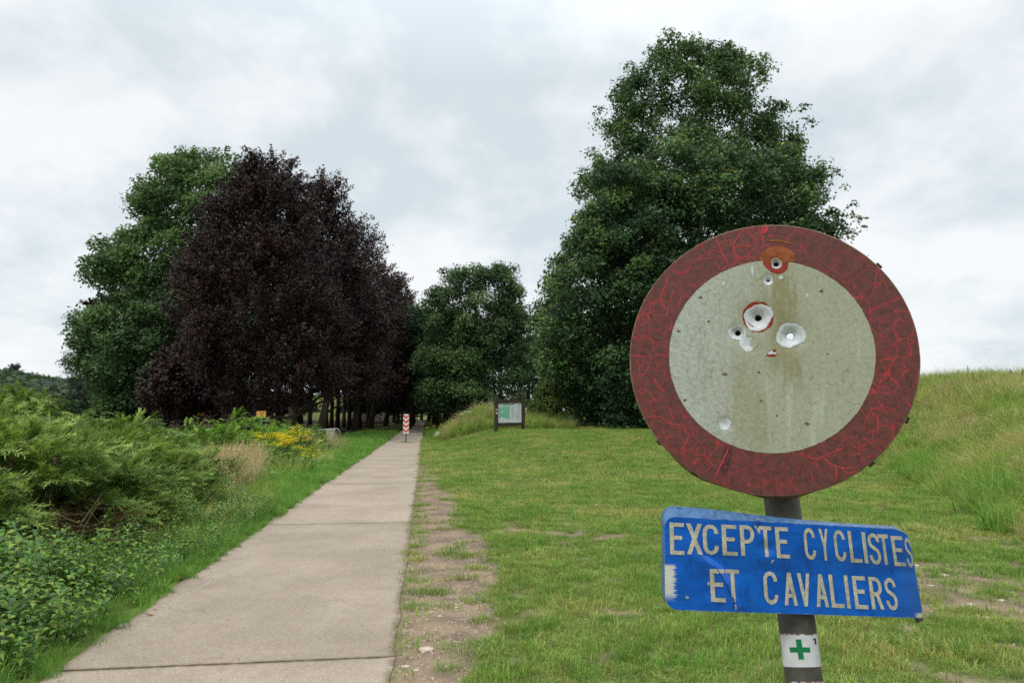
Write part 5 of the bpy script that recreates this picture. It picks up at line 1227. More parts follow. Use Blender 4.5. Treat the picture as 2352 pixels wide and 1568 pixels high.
def bar(x0, y0, x1, y1, n=6):
    a = np.linspace(0, 1, n + 1); P_ = [(x0 + (x1 - x0) * q, y0) for q in a] + [(x0 + (x1 - x0) * q, y1) for q in a]; return np.array(P_), [(k, k + 1, n + 2 + k, n + 1 + k) for k in range(n)]
def vbar(x0, y0, x1, y1, n=10):
    a = np.linspace(0, 1, n + 1); P_ = [(x0, y0 + (y1 - y0) * q) for q in a] + [(x1, y0 + (y1 - y0) * q) for q in a]; return np.array(P_), [(k, n + 1 + k, n + 2 + k, k + 1) for k in range(n)]
def diag(x0, y0, x1, y1, tw=TW, n=10):
    a = np.linspace(0, 1, n + 1); P_ = [(x0 + (x1 - x0) * q - tw / 2, y0 + (y1 - y0) * q) for q in a] + [(x0 + (x1 - x0) * q + tw / 2, y0 + (y1 - y0) * q) for q in a]; return np.array(P_), [(k, n + 1 + k, n + 2 + k, k + 1) for k in range(n)]
def swp(pts):
    P_ = np.array(pts, float); d = np.gradient(P_, axis=0) * [.48, 1]; d = unit(d); nn = np.stack([-d[:, 1], d[:, 0]], 1) * TH / 2 * [1 / .48, 1]; n = len(P_)
    return np.concatenate([P_ + nn, P_ - nn]), [(n + k, n + k + 1, k + 1, k) for k in range(n - 1)]
def arc(cx_, cy_, rx_, ry_, a0, a1, n=10): return [(cx_ + rx_ * math.cos(a), cy_ + ry_ * math.sin(a)) for a in np.radians(np.linspace(a0, a1, n))]
lo, hi, yb, yt = .12, .88, TH / 2, 1 - TH / 2
GL = {'E': [vbar(0, 0, TW, 1), bar(TW, 1 - TH, 1, 1), bar(TW, .47, .86, .47 + TH), bar(TW, 0, 1, TH)], 'L': [vbar(0, 0, TW, 1), bar(TW, 0, 1, TH)], 'I': [vbar(0, 0, 1, 1)],
      'T': [bar(0, 1 - TH, 1, 1), vbar(.5 - TW / 2, 0, .5 + TW / 2, 1 - TH)], 'X': [diag(.13, 0, .87, 1), diag(.87, 0, .13, 1)], 'V': [diag(.5, 0, .12, 1), diag(.5, 0, .88, 1)],
      'A': [diag(.12, 0, .5, 1), diag(.88, 0, .5, 1), bar(.30, .24, .70, .24 + TH)], 'Y': [vbar(.5 - TW / 2, 0, .5 + TW / 2, .42), diag(.5, .42, .12, 1), diag(.5, .42, .88, 1)],
      'C': [swp([(hi, .70)] + arc(.5, .72, .38, yt - .72, 0, 180, 14) + arc(.5, .28, .38, .28 - yb, 180, 360, 14) + [(hi, .30)])],
      'S': [swp([(hi, .72)] + arc(.5, .75, .38, yt - .75, 0, 180, 12) + arc(.5, .74, .38, .20, 185, 262, 7) + arc(.5, .28, .38, .22, 82, 0, 8) + arc(.5, .27, .38, .27 - yb, -4, -180, 12) + [(lo, .30)])],
      'P': [vbar(0, 0, TW, 1), swp([(TW, yt), (.5, yt)] + arc(.5, (yt + .47) / 2, .38, (yt - .47) / 2, 85, -85, 12) + [(.5, .47), (TW, .47)])],
      'R': [vbar(0, 0, TW, 1), swp([(TW, yt), (.5, yt)] + arc(.5, (yt + .47) / 2, .38, (yt - .47) / 2, 85, -85, 12) + [(.5, .47), (TW, .47)]), diag(.87, 0, .58, .43)]}
ROW1 = [('E', 195, 315, 215, 475), ('X', 328, 460, 222, 473), ('C', 458, 590, 230, 475), ('E', 607, 740, 232, 482), ('P', 752, 880, 235, 485), ('T', 905, 1022, 243, 492), ('E', 1033, 1158, 250, 503), ('C', 1258, 1370, 258, 515), ('Y', 1383, 1478, 264, 520), ('C', 1497, 1612, 274, 527), ('L', 1612, 1734, 283, 537), ('I', 1722, 1783, 292, 542), ('S', 1768, 1890, 300, 553), ('T', 1850, 1968, 308, 556), ('E', 1955, 2082, 322, 565), ('S', 2062, 2146, 336, 574)]
ROW2 = [('E', 515, 645, 585, 852), ('T', 640, 762, 588, 850), ('C', 938, 1067, 603, 872), ('A', 1094, 1218, 613, 880), ('V', 1212, 1332, 618, 888), ('A', 1345, 1468, 626, 892), ('L', 1460, 1594, 630, 898), ('I', 1582, 1642, 635, 901), ('E', 1646, 1782, 641, 907), ('R', 1776, 1910, 648, 911), ('S', 1900, 2024, 655, 917)]
for ch_, x0, x1, y0, y1 in ROW1 + ROW2:
    h_ = y1 - y0; ucen = ((x0 + x1) / 2 - 150) / 2000; sh = (12 + 112 * ucen) / 720 * h_ * .9; sh = min(sh, (x1 - x0) * .55); w_ = x1 - x0 - sh; slp = .045
    V = []; Fl = []
    hh_ = h_ - slp * w_
    for q, (pp, ff) in enumerate(GL[ch_]):
        X = x0 + sh * (1 - pp[:, 1]) + pp[:, 0] * w_; Yp = y0 + hh_ * (1 - pp[:, 1]) + slp * pp[:, 0] * w_
        b0 = len(V); V += list(bpt(np.stack([X, Yp], 1),   .0012 + .00025 * q)); Fl += [tuple(k + b0 for k in f) for f in ff]
    me = py_mesh('letter', np.array(V) - pole_g, Fl); mobj('letter', me, LETT, BP)


def plate_chip(name, pts, mat, lift=.0012):
    P_ = np.array(pts, float); c_ = P_.mean(0); allp = np.concatenate([P_, [c_]]); n = len(P_)
    me = py_mesh(name, bpt(allp, lift) - pole_g, [(k, (k + 1) % n, n) for k in range(n)]); return mobj(name, me, mat, BP)


GREYW = simple('bare_metal_chip', S(168, 172, 170), .5, .2, 150, .4); DKC = simple('dark_scratch', S(26, 34, 48), .7, .3, 90, .2)
for k, pts in enumerate([[(875, 235), (905, 262), (918, 290), (910, 305), (895, 280), (868, 245)], [(885, 182), (920, 184), (912, 196), (890, 195)], [(1655, 232), (1682, 240), (1668, 252)], [(712, 868), (728, 872), (730, 915), (714, 910)], [(322, 800), (345, 800), (350, 822), (328, 826)], [(500, 688), (516, 690), (512, 718), (498, 712)], [(1965, 262), (2040, 268), (2080, 300), (2088, 312), (2040, 282)], [(1010, 515), (1032, 510), (1012, 545), (1004, 540)]]):
    plate_chip('paint_chip', pts, GREYW)
cl_pts = list(zip(np.interp(np.linspace(560, 905, 30), [480, 580, 700, 880, 960], [450, 570, 650, 715, 722]), np.linspace(560, 905, 30)))
P_ = np.array(cl_pts, float); V = np.concatenate([bpt(P_ + [2.5, -1], .0022), bpt(P_ - [2.5, -1], .0022)]); n = len(P_)
mobj('crease', py_mesh('crease', V - pole_g, [(k, k + 1, n + k + 1, n + k) for k in range(n - 1)]), DKC, BP)
r = np.random.default_rng(5)
V = []; Fl = []
for k in range(26):
    a = np.array([r.uniform(180, 2080), r.uniform(220, 900)]); d = np.array([r.normal() * 18, r.uniform(20, 80)]) if r.random() < .6 else np.array([r.uniform(20, 110), r.normal() * 8]); nn = np.array([-d[1], d[0]]) / np.hypot(*d) * 1.3
    b0 = len(V); V += list(bpt(np.array([a - nn, a + nn, a + d + nn * .2, a + d - nn * .2]), .0015)); Fl.append((b0, b0 + 1, b0 + 2, b0 + 3))
mobj('scratch', py_mesh('scratch', np.array(V) - pole_g, Fl), DKC, BP)['kind'] = 'stuff'
# torn fold tab at the upper left and curled tab at the lower right
for pts, col_ in [([(255, 98), (302, 104), (318, 150), (262, 158)], 0), ([(2150, 978), (2222, 978), (2212, 1000), (2165, 1018)], 0)]:
    Q = WD(*Z2(np.array(pts)[:, 0], np.array(pts)[:, 1]), plate_depth(np.array(pts)[:, 0], np.array(pts)[:, 1]) + .012) - pole_g
    Q2 = Q + FWD * .002; MB().add(list(Q) + list(Q2), [(0, 1, 2, 3), (7, 6, 5, 4), (0, 4, 5, 1), (1, 5, 6, 2), (2, 6, 7, 3), (3, 7, 4, 0)]).build('torn_tab', PBK, BP)


# ------------------------------------------------------------------ stickers on the pole
pz = -pdir; px_ = np.cross(np.array([0, 1., 0]), pz); px_ = np.cross(pz, np.array([0, -1., 0])); px_ /= np.linalg.norm(px_)
view = unit((EYEP - pole_b)[None])[0]; pyv = view - pz * (view @ pz); pyv /= np.linalg.norm(pyv); pxv = np.cross(pyv, pz) * -1
pxv = pxv if pxv[0] > 0 else -pxv


def pole_uv(dx, dy):
    """picture point -> angle round and height along the pole"""
    dx = np.asarray(dx, float); dy = np.asarray(dy, float)
    tline = (dy - 1160) / 408.; cxl = 1797 + 50 * tline; hw = 39.2 + 2.6 * tline
    ang = np.arcsin(np.clip((dx - cxl) / hw, -.995, .995)); return ang, dy


def pole_pt(ang, dy, lift):
    # height along the pole whose picture row is dy (fixed-point)
    ang = np.asarray(ang, float); dy = np.asarray(dy, float); s_ = np.zeros_like(dy) + .3
    for _ in range(25):
        p = pole_a + np.multiply.outer(s_, pdir) + np.multiply.outer(np.sin(ang) * (PR + lift), pxv) + np.multiply.outer(np.cos(ang) * (PR + lift), pyv)
        _, yy = pix(p); s_ = s_ + (dy - yy) * 1.75 / FPX
    return pole_a + np.multiply.outer(s_, pdir) + np.multiply.outer(np.sin(ang) * (PR + lift), pxv) + np.multiply.outer(np.cos(ang) * (PR + lift), pyv)


m, t = newmat('sticker_white'); gp = t.n('ShaderNodeTexCoord').outputs['Object']; ed = t.attr('edge').outputs['Fac']
nA = t.noise(gp, 150, 5, .7); c = t.mix(t.ramp(t.noise(gp, 30, 3, .5), .3, .7), S(196, 198, 200), S(180, 182, 184)); c = t.mix(t.ramp(t.math('ADD', t.math('MULTIPLY', nA, .7), t.math('MULTIPLY', ed, .42)), .62, .72), c, S(84, 78, 68))
principled(t, c, .4, .4); STK = m
GRN = simple('sticker_green', S(0, 108, 62), .4, .15, 40, .4); BLK = simple('sticker_black', S(22, 24, 30), .5, .2, 40, .3); PNK = simple('sticker_pink', S(214, 110, 128), .5, .1, 40, .3)


def pole_sheet(name, x0t, x1t, x0b, x1b, yt_, yb_, lift, mat, parent, n=22, mm=14, curve=7.0, rag=0.0):
    A = np.linspace(0, 1, n + 1); B = np.linspace(0, 1, mm + 1); AA, BB = np.meshgrid(A, B)
    X = (x0t + (x1t - x0t) * AA) * (1 - BB) + (x0b + (x1b - x0b) * AA) * BB
    Yp = yt_ + (yb_ - yt_) * BB; ang, _ = pole_uv(X, Yp); Yp = Yp - curve * 0 + curve * np.cos(ang) * .35
    if rag: Yp = Yp + rag * (fbm(AA * 14, BB * 0, 6) - .5) * (1 - BB)
    V = pole_pt(ang, Yp, lift).reshape(-1, 3) - pole_g; I = np.arange((n + 1) * (mm + 1)).reshape(mm + 1, n + 1)
    me = np_mesh(name, V, np.stack([I[:-1, :-1], I[1:, :-1], I[1:, 1:], I[:-1, 1:]], -1).reshape(-1, 4), True, attrs={'edge': (np.exp(-BB * 9)).ravel()}); return mobj(name, me, mat, parent)


W1 = pole_sheet('waymark_sticker', 1793.6, 1874.2, 1801.4, 1883.2, 1452, 1529, .0006, STK, SG, rag=3); W1['label'] = 'white sticker with a green cross and the figure 1'
pole_sheet('cross_bar', 1815.2, 1857.8, 1817.0, 1859.6, 1485.5, 1497, .0014, GRN, W1, 12, 4, 0)
pole_sheet('cross_upright', 1828.2, 1839.4, 1835.0, 1846.2, 1467.5, 1513, .0018, GRN, W1, 4, 10, 0)
pole_sheet('numeral_stem', 1866.8, 1869.8, 1868.8, 1871.8, 1464.5, 1479, .0014, BLK, W1, 2, 6, 0)
pole_sheet('numeral_flag', 1864.2, 1866.9, 1864.5, 1867.0, 1466.4, 1468.6, .0014, BLK, W1, 2, 2, 0)
W2 = pole_sheet('trail_sticker', 1817.5, 1888.5, 1823, 1896, 1561, 1650, .0006, STK, SG); W2['label'] = 'lower white trail sticker with small pink print'
cu_t = bpy.data.curves.new('print', 'FONT'); cu_t.body = 'Sentiers GR'; cu_t.size = 1.0; ob_t = bpy.data.objects.new('print', cu_t); COL.objects.link(ob_t)
dg = bpy.context.evaluated_depsgraph_get(); mt_ = ob_t.evaluated_get(dg).to_mesh(); tv = np.array([v.co[:] for v in mt_.vertices]); tf = [tuple(p.vertices) for p in mt_.polygons]
ob_t.evaluated_get(dg).to_mesh_clear(); bpy.data.objects.remove(ob_t); bpy.data.curves.remove(cu_t)
ks = 31.0 / (tv[:, 0].max() - tv[:, 0].min()); X = 1849 + (tv[:, 0] - tv[:, 0].min()) * ks; Yp = 1569.4 - tv[:, 1] * ks
ang, _ = pole_uv(X, Yp); mobj('print', py_mesh('print', pole_pt(ang, Yp, .0012) - pole_g, tf), PNK, W2)

# ------------------------------------------------------------------ chevron marker on the path
ORW = simple('marker_white', S(206, 206, 200), .5, .12, 6, .4); RED = simple('marker_red', S(190, 46, 38), .5, .15, 6, .4); GALV = simple('galvanised_steel', S(120, 124, 126), .45, .2, 10, .5, .5)
cb = WY(932., 1015., 38.6); cx0, cyy = float(cb[0]), 38.6; mpx = 38.6 / FPX
CM = empty('chevron_marker', (cx0, cyy, .008)); tag(CM, 'red and white chevron marker post standing in the concrete path', 'marker post')
ztop = 1.6 - (951 - 950) * mpx; zbot = 1.6 - (994.8 - 950) * mpx; pw = 13.0 * mpx
MB().tube([(0, .03, 0), (0, .03, ztop - .1)], .034, 12).build('post', GALV, CM, True)
MB().box((0, 0, (ztop + zbot) / 2), (pw, .014, ztop - zbot), None, .004).build('panel', ORW, CM)
nchv = 4; hpan = ztop - zbot; per_ = hpan / 4.15; wch = per_ * .48; drop = pw * .42
for k in range(nchv):
    yc = ztop - per_ * .02 - k * per_ - .5 * wch
    P_ = [(-pw / 2 + .004, yc + wch / 2), (0, yc + wch / 2 - drop), (pw / 2 - .004, yc + wch / 2), (pw / 2 - .004, yc - wch / 2), (0, yc - wch / 2 - drop), (-pw / 2 + .004, yc - wch / 2)]
    P_ = [(x, min(z, ztop - .006)) for x, z in P_]
    b = MB(); b.add([(x, -.0088, z) for x, z in P_] + [(x, -.0075, z) for x, z in P_], [(0, 5, 4, 1), (1, 4, 3, 2)]); b.build('chevron', RED, CM)
b = MB(); b.tube([(0, .03, 0), (0, .03, .012)], .09, 16); b.build('base_plate', GALV, CM)

# ------------------------------------------------------------------ information board
WOODD = simple('dark_timber', S(62, 54, 46), .85, .35, 9, .2, bstr=.6)
Yb = 36.0; mb_ = Yb / FPX
pl_, pr_ = WY(1139.5, 993., Yb), WY(1201.5, 983., Yb + 1.0)
zl, zr = float(hgt(pl_[0], Yb)), float(hgt(pr_[0], Yb + 1.0)); zl_b, zr_b = pl_[2], pr_[2]
IB = empty('information_board', (pl_[0], Yb, zl)); tag(IB, 'dark timber information board with green and white map panel on the grass', 'board')
org = Vector((pl_[0], Yb, zl)); A = Vector((pl_[0], Yb, 0)) - Vector((org.x, org.y, 0)); Bv = Vector((pr_[0], Yb + 1.0, 0)) - Vector((org.x, org.y, 0))
ztl = WY(1138.5, 907., Yb)[2] - zl; ztr = WY(1200.5, 904., Yb + 1.0)[2] - zl
dirb = (Bv - A).normalized(); ang_b = math.atan2(dirb.y, dirb.x); Rb = Matrix.Rotation(ang_b, 3, 'Z')
for P_, zt, z0 in ((A, ztl, -.3), (Bv, ztr, zr - zl - .3)):
    MB().box((P_.x, P_.y, (zt + z0) / 2), (.155, .14, zt - z0), Rb, .02).build('post', WOODD, IB)
def on_board(dy_l, dy_r): return WY(1139.5, dy_l, Yb)[2] - zl, WY(1201.5, dy_r, Yb + 1.0)[2] - zl
def cross(name, t0, t1, b0, b1, thick, mat, f0=.07, f1=.93, yo=0.0, parent=None):
    L = (Bv - A).length; nrm = Vector((dirb.y, -dirb.x, 0)); P_ = []
    for yy in (yo - thick / 2, yo + thick / 2):
        for f, (tz, bz) in ((f0, (t0, b0)), (f1, (t1, b1))):
            q = A.lerp(Bv, f) + nrm * yy; P_ += [(q.x, q.y, bz), (q.x, q.y, tz)]
    return MB().add(P_, [(0, 2, 3, 1), (4, 5, 7, 6), (0, 1, 5, 4), (2, 6, 7, 3), (1, 3, 7, 5), (0, 4, 6, 2)]).build(name, mat, parent or IB)
tl, tr = on_board(918.5, 916.5); bl, br = on_board(926.5, 924.5); cross('top_rail', tl, tr, bl, br, .10, WOODD, .055, .945)
tl2, tr2 = on_board(971, 970); bl2, br2 = on_board(979, 977); cross('bottom_rail', tl2, tr2, bl2, br2, .10, WOODD, .055, .945)
MAPW = simple('map_paper', S(196, 202, 204), .35, .08, 4, .4); MAPG = simple('map_green', S(112, 178, 146), .4, .12, 5, .4); INK = simple('map_print', S(150, 156, 158), .5, .1, 8, .3); INKD = simple('map_title', S(70, 92, 88), .5, .1, 8, .3); LOGO = simple('map_logo', S(150, 52, 66), .5, .1, 8, .3)
mp = cross('map_panel', bl - .01, br - .01, tl2 + .01, tr2 + .01, .02, MAPW, .07, .93)
L = (Bv - A).length; nrm = Vector((dirb.y, -dirb.x, 0))


def on_map(name, poly, mat, lift=.016, cat=None):
    """poly in panel units: x 0..1 left to right, y 0..1 top to bottom"""
    P_ = []
    for x, y in poly:
        q = A.lerp(Bv, .07 + .86 * x) + nrm * lift; zt = bl + (br - bl) * x; zb = tl2 + (tr2 - tl2) * x; P_.append((q.x, q.y, zt + (zb - zt) * y))
    return MB().add(P_, [tuple(range(len(P_)))]).build(name, mat, mp)
on_map('map_area', [(.03, .19), (.49, .16), (.49, .48), (.42, .52), (.48, .56), (.49, .74), (.38, .82), (.32, .74), (.22, .72), (.15, .68), (.10, .72), (.03, .78)], MAPG)
on_map('map_clearing', [(.13, .38), (.18, .36), (.19, .48), (.14, .49)], MAPW, .019)
on_map('map_title', [(.20, .05), (.66, .035), (.66, .075), (.20, .09)], INKD); on_map('map_logo', [(.86, .10), (.96, .05), (.97, .09), (.88, .125)], LOGO)
for k in range(9):
    y = .20 + .075 * k; on_map('text_line', [(.55, y), (.72 - .03 * (k % 3), y - .01), (.72 - .03 * (k % 3), y + .012), (.55, y + .022)], INK)
    on_map('text_line', [(.77, y - .005), (.95 - .04 * (k % 2), y - .012), (.95 - .04 * (k % 2), y + .008), (.77, y + .016)], INK)
for dy, hgt_, mt in ((940, .045, ORW), (942.3, .05, RED), (948, .085, ORW)):
    zc = WY(1138.5, float(dy), Yb)[2] - zl; c_ = A + nrm * .0745 - dirb * .02; MB().box((c_.x, c_.y, zc), (.10, .006, hgt_), Rb).build('trail_mark', mt, IB)

# ------------------------------------------------------------------ barrier, stumps, stone
CONC = simple('old_concrete', S(150, 146, 138), .9, .25, 7, .15, bstr=.6)
Yc = 30.5; q1, q2 = WY(781., 984., Yc), WY(655., 992., Yc + .6)
z0 = float(hgt(q1[0], Yc)); BR = empty('steel_barrier', (q1[0], Yc, z0)); tag(BR, 'low grey tubular steel barrier in the long grass beside concrete stumps', 'barrier')
zt = q1[2] - z0; vx = Vector((q2[0] - q1[0], .6, q2[2] - q1[2])); Lb = vx.length
MB().tube([(0, 0, -.15), (0, 0, zt * .72), (-.03, 0, zt * .93), (-.12, 0, zt), tuple(vx * .95 + Vector((0, 0, zt))), tuple(vx + Vector((0, 0, zt * .9))), tuple(Vector((vx.x, vx.y, -.15)))], .026, 10).build('frame', GALV, BR, True)
MB().tube([(0, 0, .22), (vx.x, vx.y, .22 + vx.z)], .018, 8).build('lower_rail', GALV, BR, True)
for k in range(1, 16):
    f = k / 16; MB().tube([(vx.x * f, vx.y * f, .22 + vx.z * f), (vx.x * f, vx.y * f, zt + vx.z * f)], .010, 6).build('bar', GALV, BR)


def stump(label, dx, dyt, Y, wd, seed):
    p = WY(float(dx), float(dyt), Y); z0 = float(hgt(p[0], Y)); h = p[2] - z0; r = np.random.default_rng(seed); n = 4; V = []; Fq = []
    e = empty('concrete_stump', (p[0], Y, z0)); tag(e, label, 'stump')
    for k, z in enumerate((-.2, h * .5, h - .04, h)):
        s_ = wd / 2 * (1.04 if k == 0 else 1 if k < 3 else .86)
        for q in ((-1, -1), (1, -1), (1, 1), (-1, 1)): V.append((q[0] * s_ + r.normal() * .012, q[1] * s_ + r.normal() * .012, z + r.normal() * .012))
    for k in range(3):
        for q in range(4): Fq.append((k * 4 + q, k * 4 + (q + 1) % 4, k * 4 + 4 + (q + 1) % 4, k * 4 + 4 + q))
    Fq.append((12, 13, 14, 15)); mobj('block', py_mesh('block', V, Fq), CONC, e)
    b = MB(); b.tube([(0, 0, h - .02), (.01, 0, h + .05)], .012, 6); b.build('iron_stub', GALV, e)


stump('pale concrete stump standing against the rounded end of the steel barrier', 760, 984, 30.2, .30, 1)
stump('grey concrete stump among the ragwort at the hidden end of the barrier', 714, 987, 31.6, .30, 2)
p = WY(1005., 996., 46.5); z0 = float(hgt(p[0], 46.5)); rr0 = np.random.default_rng(5)
import bmesh
def rock(name, sx_, sy_, sz_, seed, mat, sub=2):
    bm = bmesh.new(); bmesh.ops.create_icosphere(bm, subdivisions=sub, radius=1.0); r = np.random.default_rng(seed); o_ = r.random(3) * 50
    for v in bm.verts:
        k = .78 + .5 * float(fbm(v.co.x * 1.4 + o_[0] + v.co.z, v.co.y * 1.4 + o_[1], seed, 2)); v.co = Vector((v.co.x * sx_ * k, v.co.y * sy_ * k, v.co.z * sz_ * k))
    me = bpy.data.meshes.new(name); bm.to_mesh(me); bm.free(); o = mobj(name, me, mat); return o
o = rock('painted_stone', .2, .16, .2, 7, simple('whitewash', S(196, 198, 198), .8, .2, 9, .2)); o.location = (p[0], 46.5, z0 + .16); tag(o, 'whitewashed stone in the grass between path and mound', 'stone')

# ------------------------------------------------------------------ yellow notices
YEL = simple('notice_yellow', S(214, 148, 64), .5, .1, 8, .3); GRNP = simple('green_post_paint', S(30, 110, 92), .5, .2, 8, .4); NINK = simple('notice_print', S(126, 82, 38), .6, .1, 9, .2)


def notice(label, dx, dy, wpx, hpx, Y, lines, roll=0., post=False):
    c_ = WY(float(dx), float(dy), Y); z0 = float(hgt(c_[0], Y)); mp_ = Y / FPX; w_, h_ = wpx * mp_, hpx * mp_
    base = (c_[0], Y, z0 if post else c_[2]); e = empty('notice_board', base); tag(e, label, 'notice'); R_ = Matrix.Rotation(roll, 3, 'Y'); zc = c_[2] - base[2]
    n = 24; V = []                                  # rounded rectangle
    rc_ = min(w_, h_) * .16
    for k in range(n):
        a = 2 * math.pi * k / n; sx_, sz_ = math.copysign(1, math.cos(a)), math.copysign(1, math.sin(a)); V.append(R_ @ Vector((sx_ * (w_ / 2 - rc_) + rc_ * math.cos(a), 0, sz_ * (h_ / 2 - rc_) + rc_ * math.sin(a))))
    b = MB(); b.add([v + Vector((0, -.012, zc)) for v in V] + [v + Vector((0, .006, zc)) for v in V], [tuple(range(n)), tuple(range(2 * n - 1, n - 1, -1))] + [(k, n + k, n + (k + 1) % n, (k + 1) % n) for k in range(n)]); pn_o = b.build('panel', YEL, e)
    for k in range(lines):
        zz = h_ * (.28 - .56 * k / max(1, lines - 1)); ww = w_ * (.72 if k != lines // 2 else .3); P_ = [R_ @ Vector(q) for q in ((-ww / 2, 0, zz - h_ * .05), (ww / 2, 0, zz - h_ * .05), (ww / 2, 0, zz + h_ * .05), (-ww / 2, 0, zz + h_ * .05))]
        MB().add([q + Vector((0, -.016, zc)) for q in P_], [(0, 1, 2, 3)]).build('text_line', NINK, pn_o)
    if post: MB().tube([(0, .03, -.2), (0, .03, zc + h_ * .3)], .055, 10).build('post', GRNP, e, True)
    return e


notice('orange-yellow notice with rounded corners on a green post', 600, 951, 21, 14.5, 31.0, 3, math.radians(-3), True)
notice('small wide yellow notice nailed to the pale beech trunk', 462, 950, 15.5, 9, 42.55, 3)
notice('square dull yellow notice hanging in the shade between beech trunks', 646, 940, 10, 9.5, 46.55, 4)

# ------------------------------------------------------------------ flowers, weeds, leaves, stones
FYEL = leafmat('ragwort_flower', .6, .2, .1); WFL = leafmat('yarrow_flower', .7, .2, .1)


def flower_plant(label, group, name, x, y, h, nst, heads, colr, leafc, seed, mat, umb=.05, cat='plant'):
    r = np.random.default_rng(seed); root = empty(name, (x, y, float(hgt(x, y)))); tag(root, label, cat, group)
    V = []; F2 = []; C = []; HV = []; HF = []; HC = []
    def sliver(p, q, w0, c, w1=None):
        d = unit((q - p)[None])[0]; s_ = unit(np.cross(d, r.normal(size=3))[None])[0]; i = len(V); w1 = w0 * .4 if w1 is None else w1
        V.extend([p - s_ * w0, p + s_ * w0, q + s_ * w1, q - s_ * w1]); F2.append((i, i + 1, i + 2, i + 3)); C.extend([np.array(c) * r.uniform(.8, 1.2)] * 4)
    for k in range(nst):
        b0 = np.array([*(r.normal(size=2) * .07), -.05]); tp = np.array([*(r.normal(size=2) * .20), h * r.uniform(.8, 1.05)]); sliver(b0, tp, .006, S(74, 96, 48))
        for q in range(16):
            f = r.uniform(.1, .9); p = b0 + (tp - b0) * f; d = np.array([*r.normal(size=2), r.uniform(.1, .8)]); d = unit(d[None])[0]; sliver(p, p + d * r.uniform(.06, .14), .018, leafc, .006)
        for q in range(heads):
            hp = tp + np.array([*(r.normal(size=2) * umb * 1.6), r.uniform(-.09, .04)]); sliver(tp - np.array([0, 0, .12]), hp, .003, S(84, 104, 54))
            for w_ in range(9):
                c_ = hp + np.array([*(r.normal(size=2) * umb * .6), r.normal() * .012]); i = len(HV); a0 = r.random() * 6.28; rd = r.uniform(.014, .025)
                HV.extend([c_ + np.array([math.cos(a0 + g * 1.2566) * rd, math.sin(a0 + g * 1.2566) * rd, r.uniform(-.004, .004)]) for g in range(5)]); HF.append((i, i + 1, i + 2, i + 3, i + 4)); HC.extend([np.array(colr) * r.uniform(.8, 1.1)] * 5)
    mobj('stems', np_mesh('stems', V, np.array(F2), False, col=np.array(C)), HERB, root)
    mobj('flower_heads', np_mesh('flower_heads', HV, np.array(HF), False, col=np.array(HC)), mat, root)
    return root


RG = 'ragwort plants beside the juniper hedge'; RL = 'yellow-flowered ragwort plant in the rough grass beside the juniper hedge'
YC = S(246, 222, 44)
for k, (dx, dtop, Y) in enumerate([(612, 998, 21), (628, 992, 22), (645, 985, 22.5), (655, 1000, 21.5), (670, 985, 24), (688, 985, 25), (640, 1004, 20.5), (665, 1012, 20), (700, 990, 25.5), (720, 998, 24.5), (686, 970, 23.5), (622, 1008, 20), (700, 1020, 19.5), (718, 1034, 18.5), (685, 1035, 18.5)]):
    p = WY(float(dx), float(dtop), Y); h = max(.35, p[2] - float(hgt(p[0], Y)))
    flower_plant(RL, RG, 'ragwort_plant', p[0], Y, h, 4 if k in (2, 3, 1) else 3 if k < 12 else 1, 11 if k < 10 else 6, YC, S(72, 100, 48), 200 + k, FYEL, .055)
for k, (dx, dtop, Y) in enumerate([(580, 1083, 17), (596, 1088, 16.5), (607, 1080, 17.5), (616, 1090, 16.5), (640, 1045, 20), (660, 1052, 19.5)]):
    p = WY(float(dx), float(dtop), Y); h = max(.25, p[2] - float(hgt(p[0], Y)))
    flower_plant('white-flowered yarrow at the edge of the bright verge grass', 'yarrow in the verge', 'yarrow_plant', p[0], Y, h, 1, 5, S(214, 216, 206), S(78, 106, 54), 240 + k, WFL, .03)
for k, (x, y, h) in enumerate([(-4.6, 39.5, .9), (-4.0, 39.2, .8), (-3.0, 40.0, .95)]):
    flower_plant('ragwort with a few yellow heads on the grassy mound', 'ragwort on the mound', 'ragwort_plant', x, y, h, 2, 4, YC, S(82, 104, 52), 260 + k, FYEL, .04)
p = WY(1148., 906., 38.5); flower_plant('cream-headed umbel plant rising behind the information board', None, 'hogweed_plant', p[0], 38.5, p[2] - float(hgt(p[0], 38.5)), 2, 6, S(176, 170, 130), S(74, 96, 52), 270, WFL, .10)


def weed(label, group, x, y, h, seed, bushy):
    r = np.random.default_rng(seed); root = empty('tall_weed', (x, y, float(hgt(x, y)))); tag(root, label, 'weed', group); b = MB(); lx, ly = r.normal(size=2) * .06
    b.tube([(0, 0, -.1), (lx * .5, ly * .5, h * .5), (lx, ly, h)], [.008, .006, .003], 5); b.build('stem', simple('weed_stem', S(92, 96, 58), .8, .2, 9, .1) if 'weed_stem' not in bpy.data.materials else bpy.data.materials['weed_stem'], root)
    n = 130; f = r.random(n) ** .8; P = np.stack([lx * f, ly * f, h * (.1 + .9 * f)], 1)
    sp = (.05 if not bushy else .16) * (1.25 - f); P = P + np.stack([r.normal(size=n) * sp, r.normal(size=n) * sp, r.normal(size=n) * .03], 1)
    Vv, Ff = leaf_quads(P, unit(r.normal(size=(n, 3)) + [0, -.5, .5]), r.uniform(.04, .085, n) * (1.4 if bushy else 1), .42, r)
    cc = np.repeat(np.array([S(62, 92, 50), S(82, 108, 60), S(104, 116, 62)])[r.integers(0, 3, n)] * r.uniform(.8, 1.2, (n, 1)), 4, 0); mobj('leaves', np_mesh('leaves', Vv, Ff, False, col=cc), HERB, root)


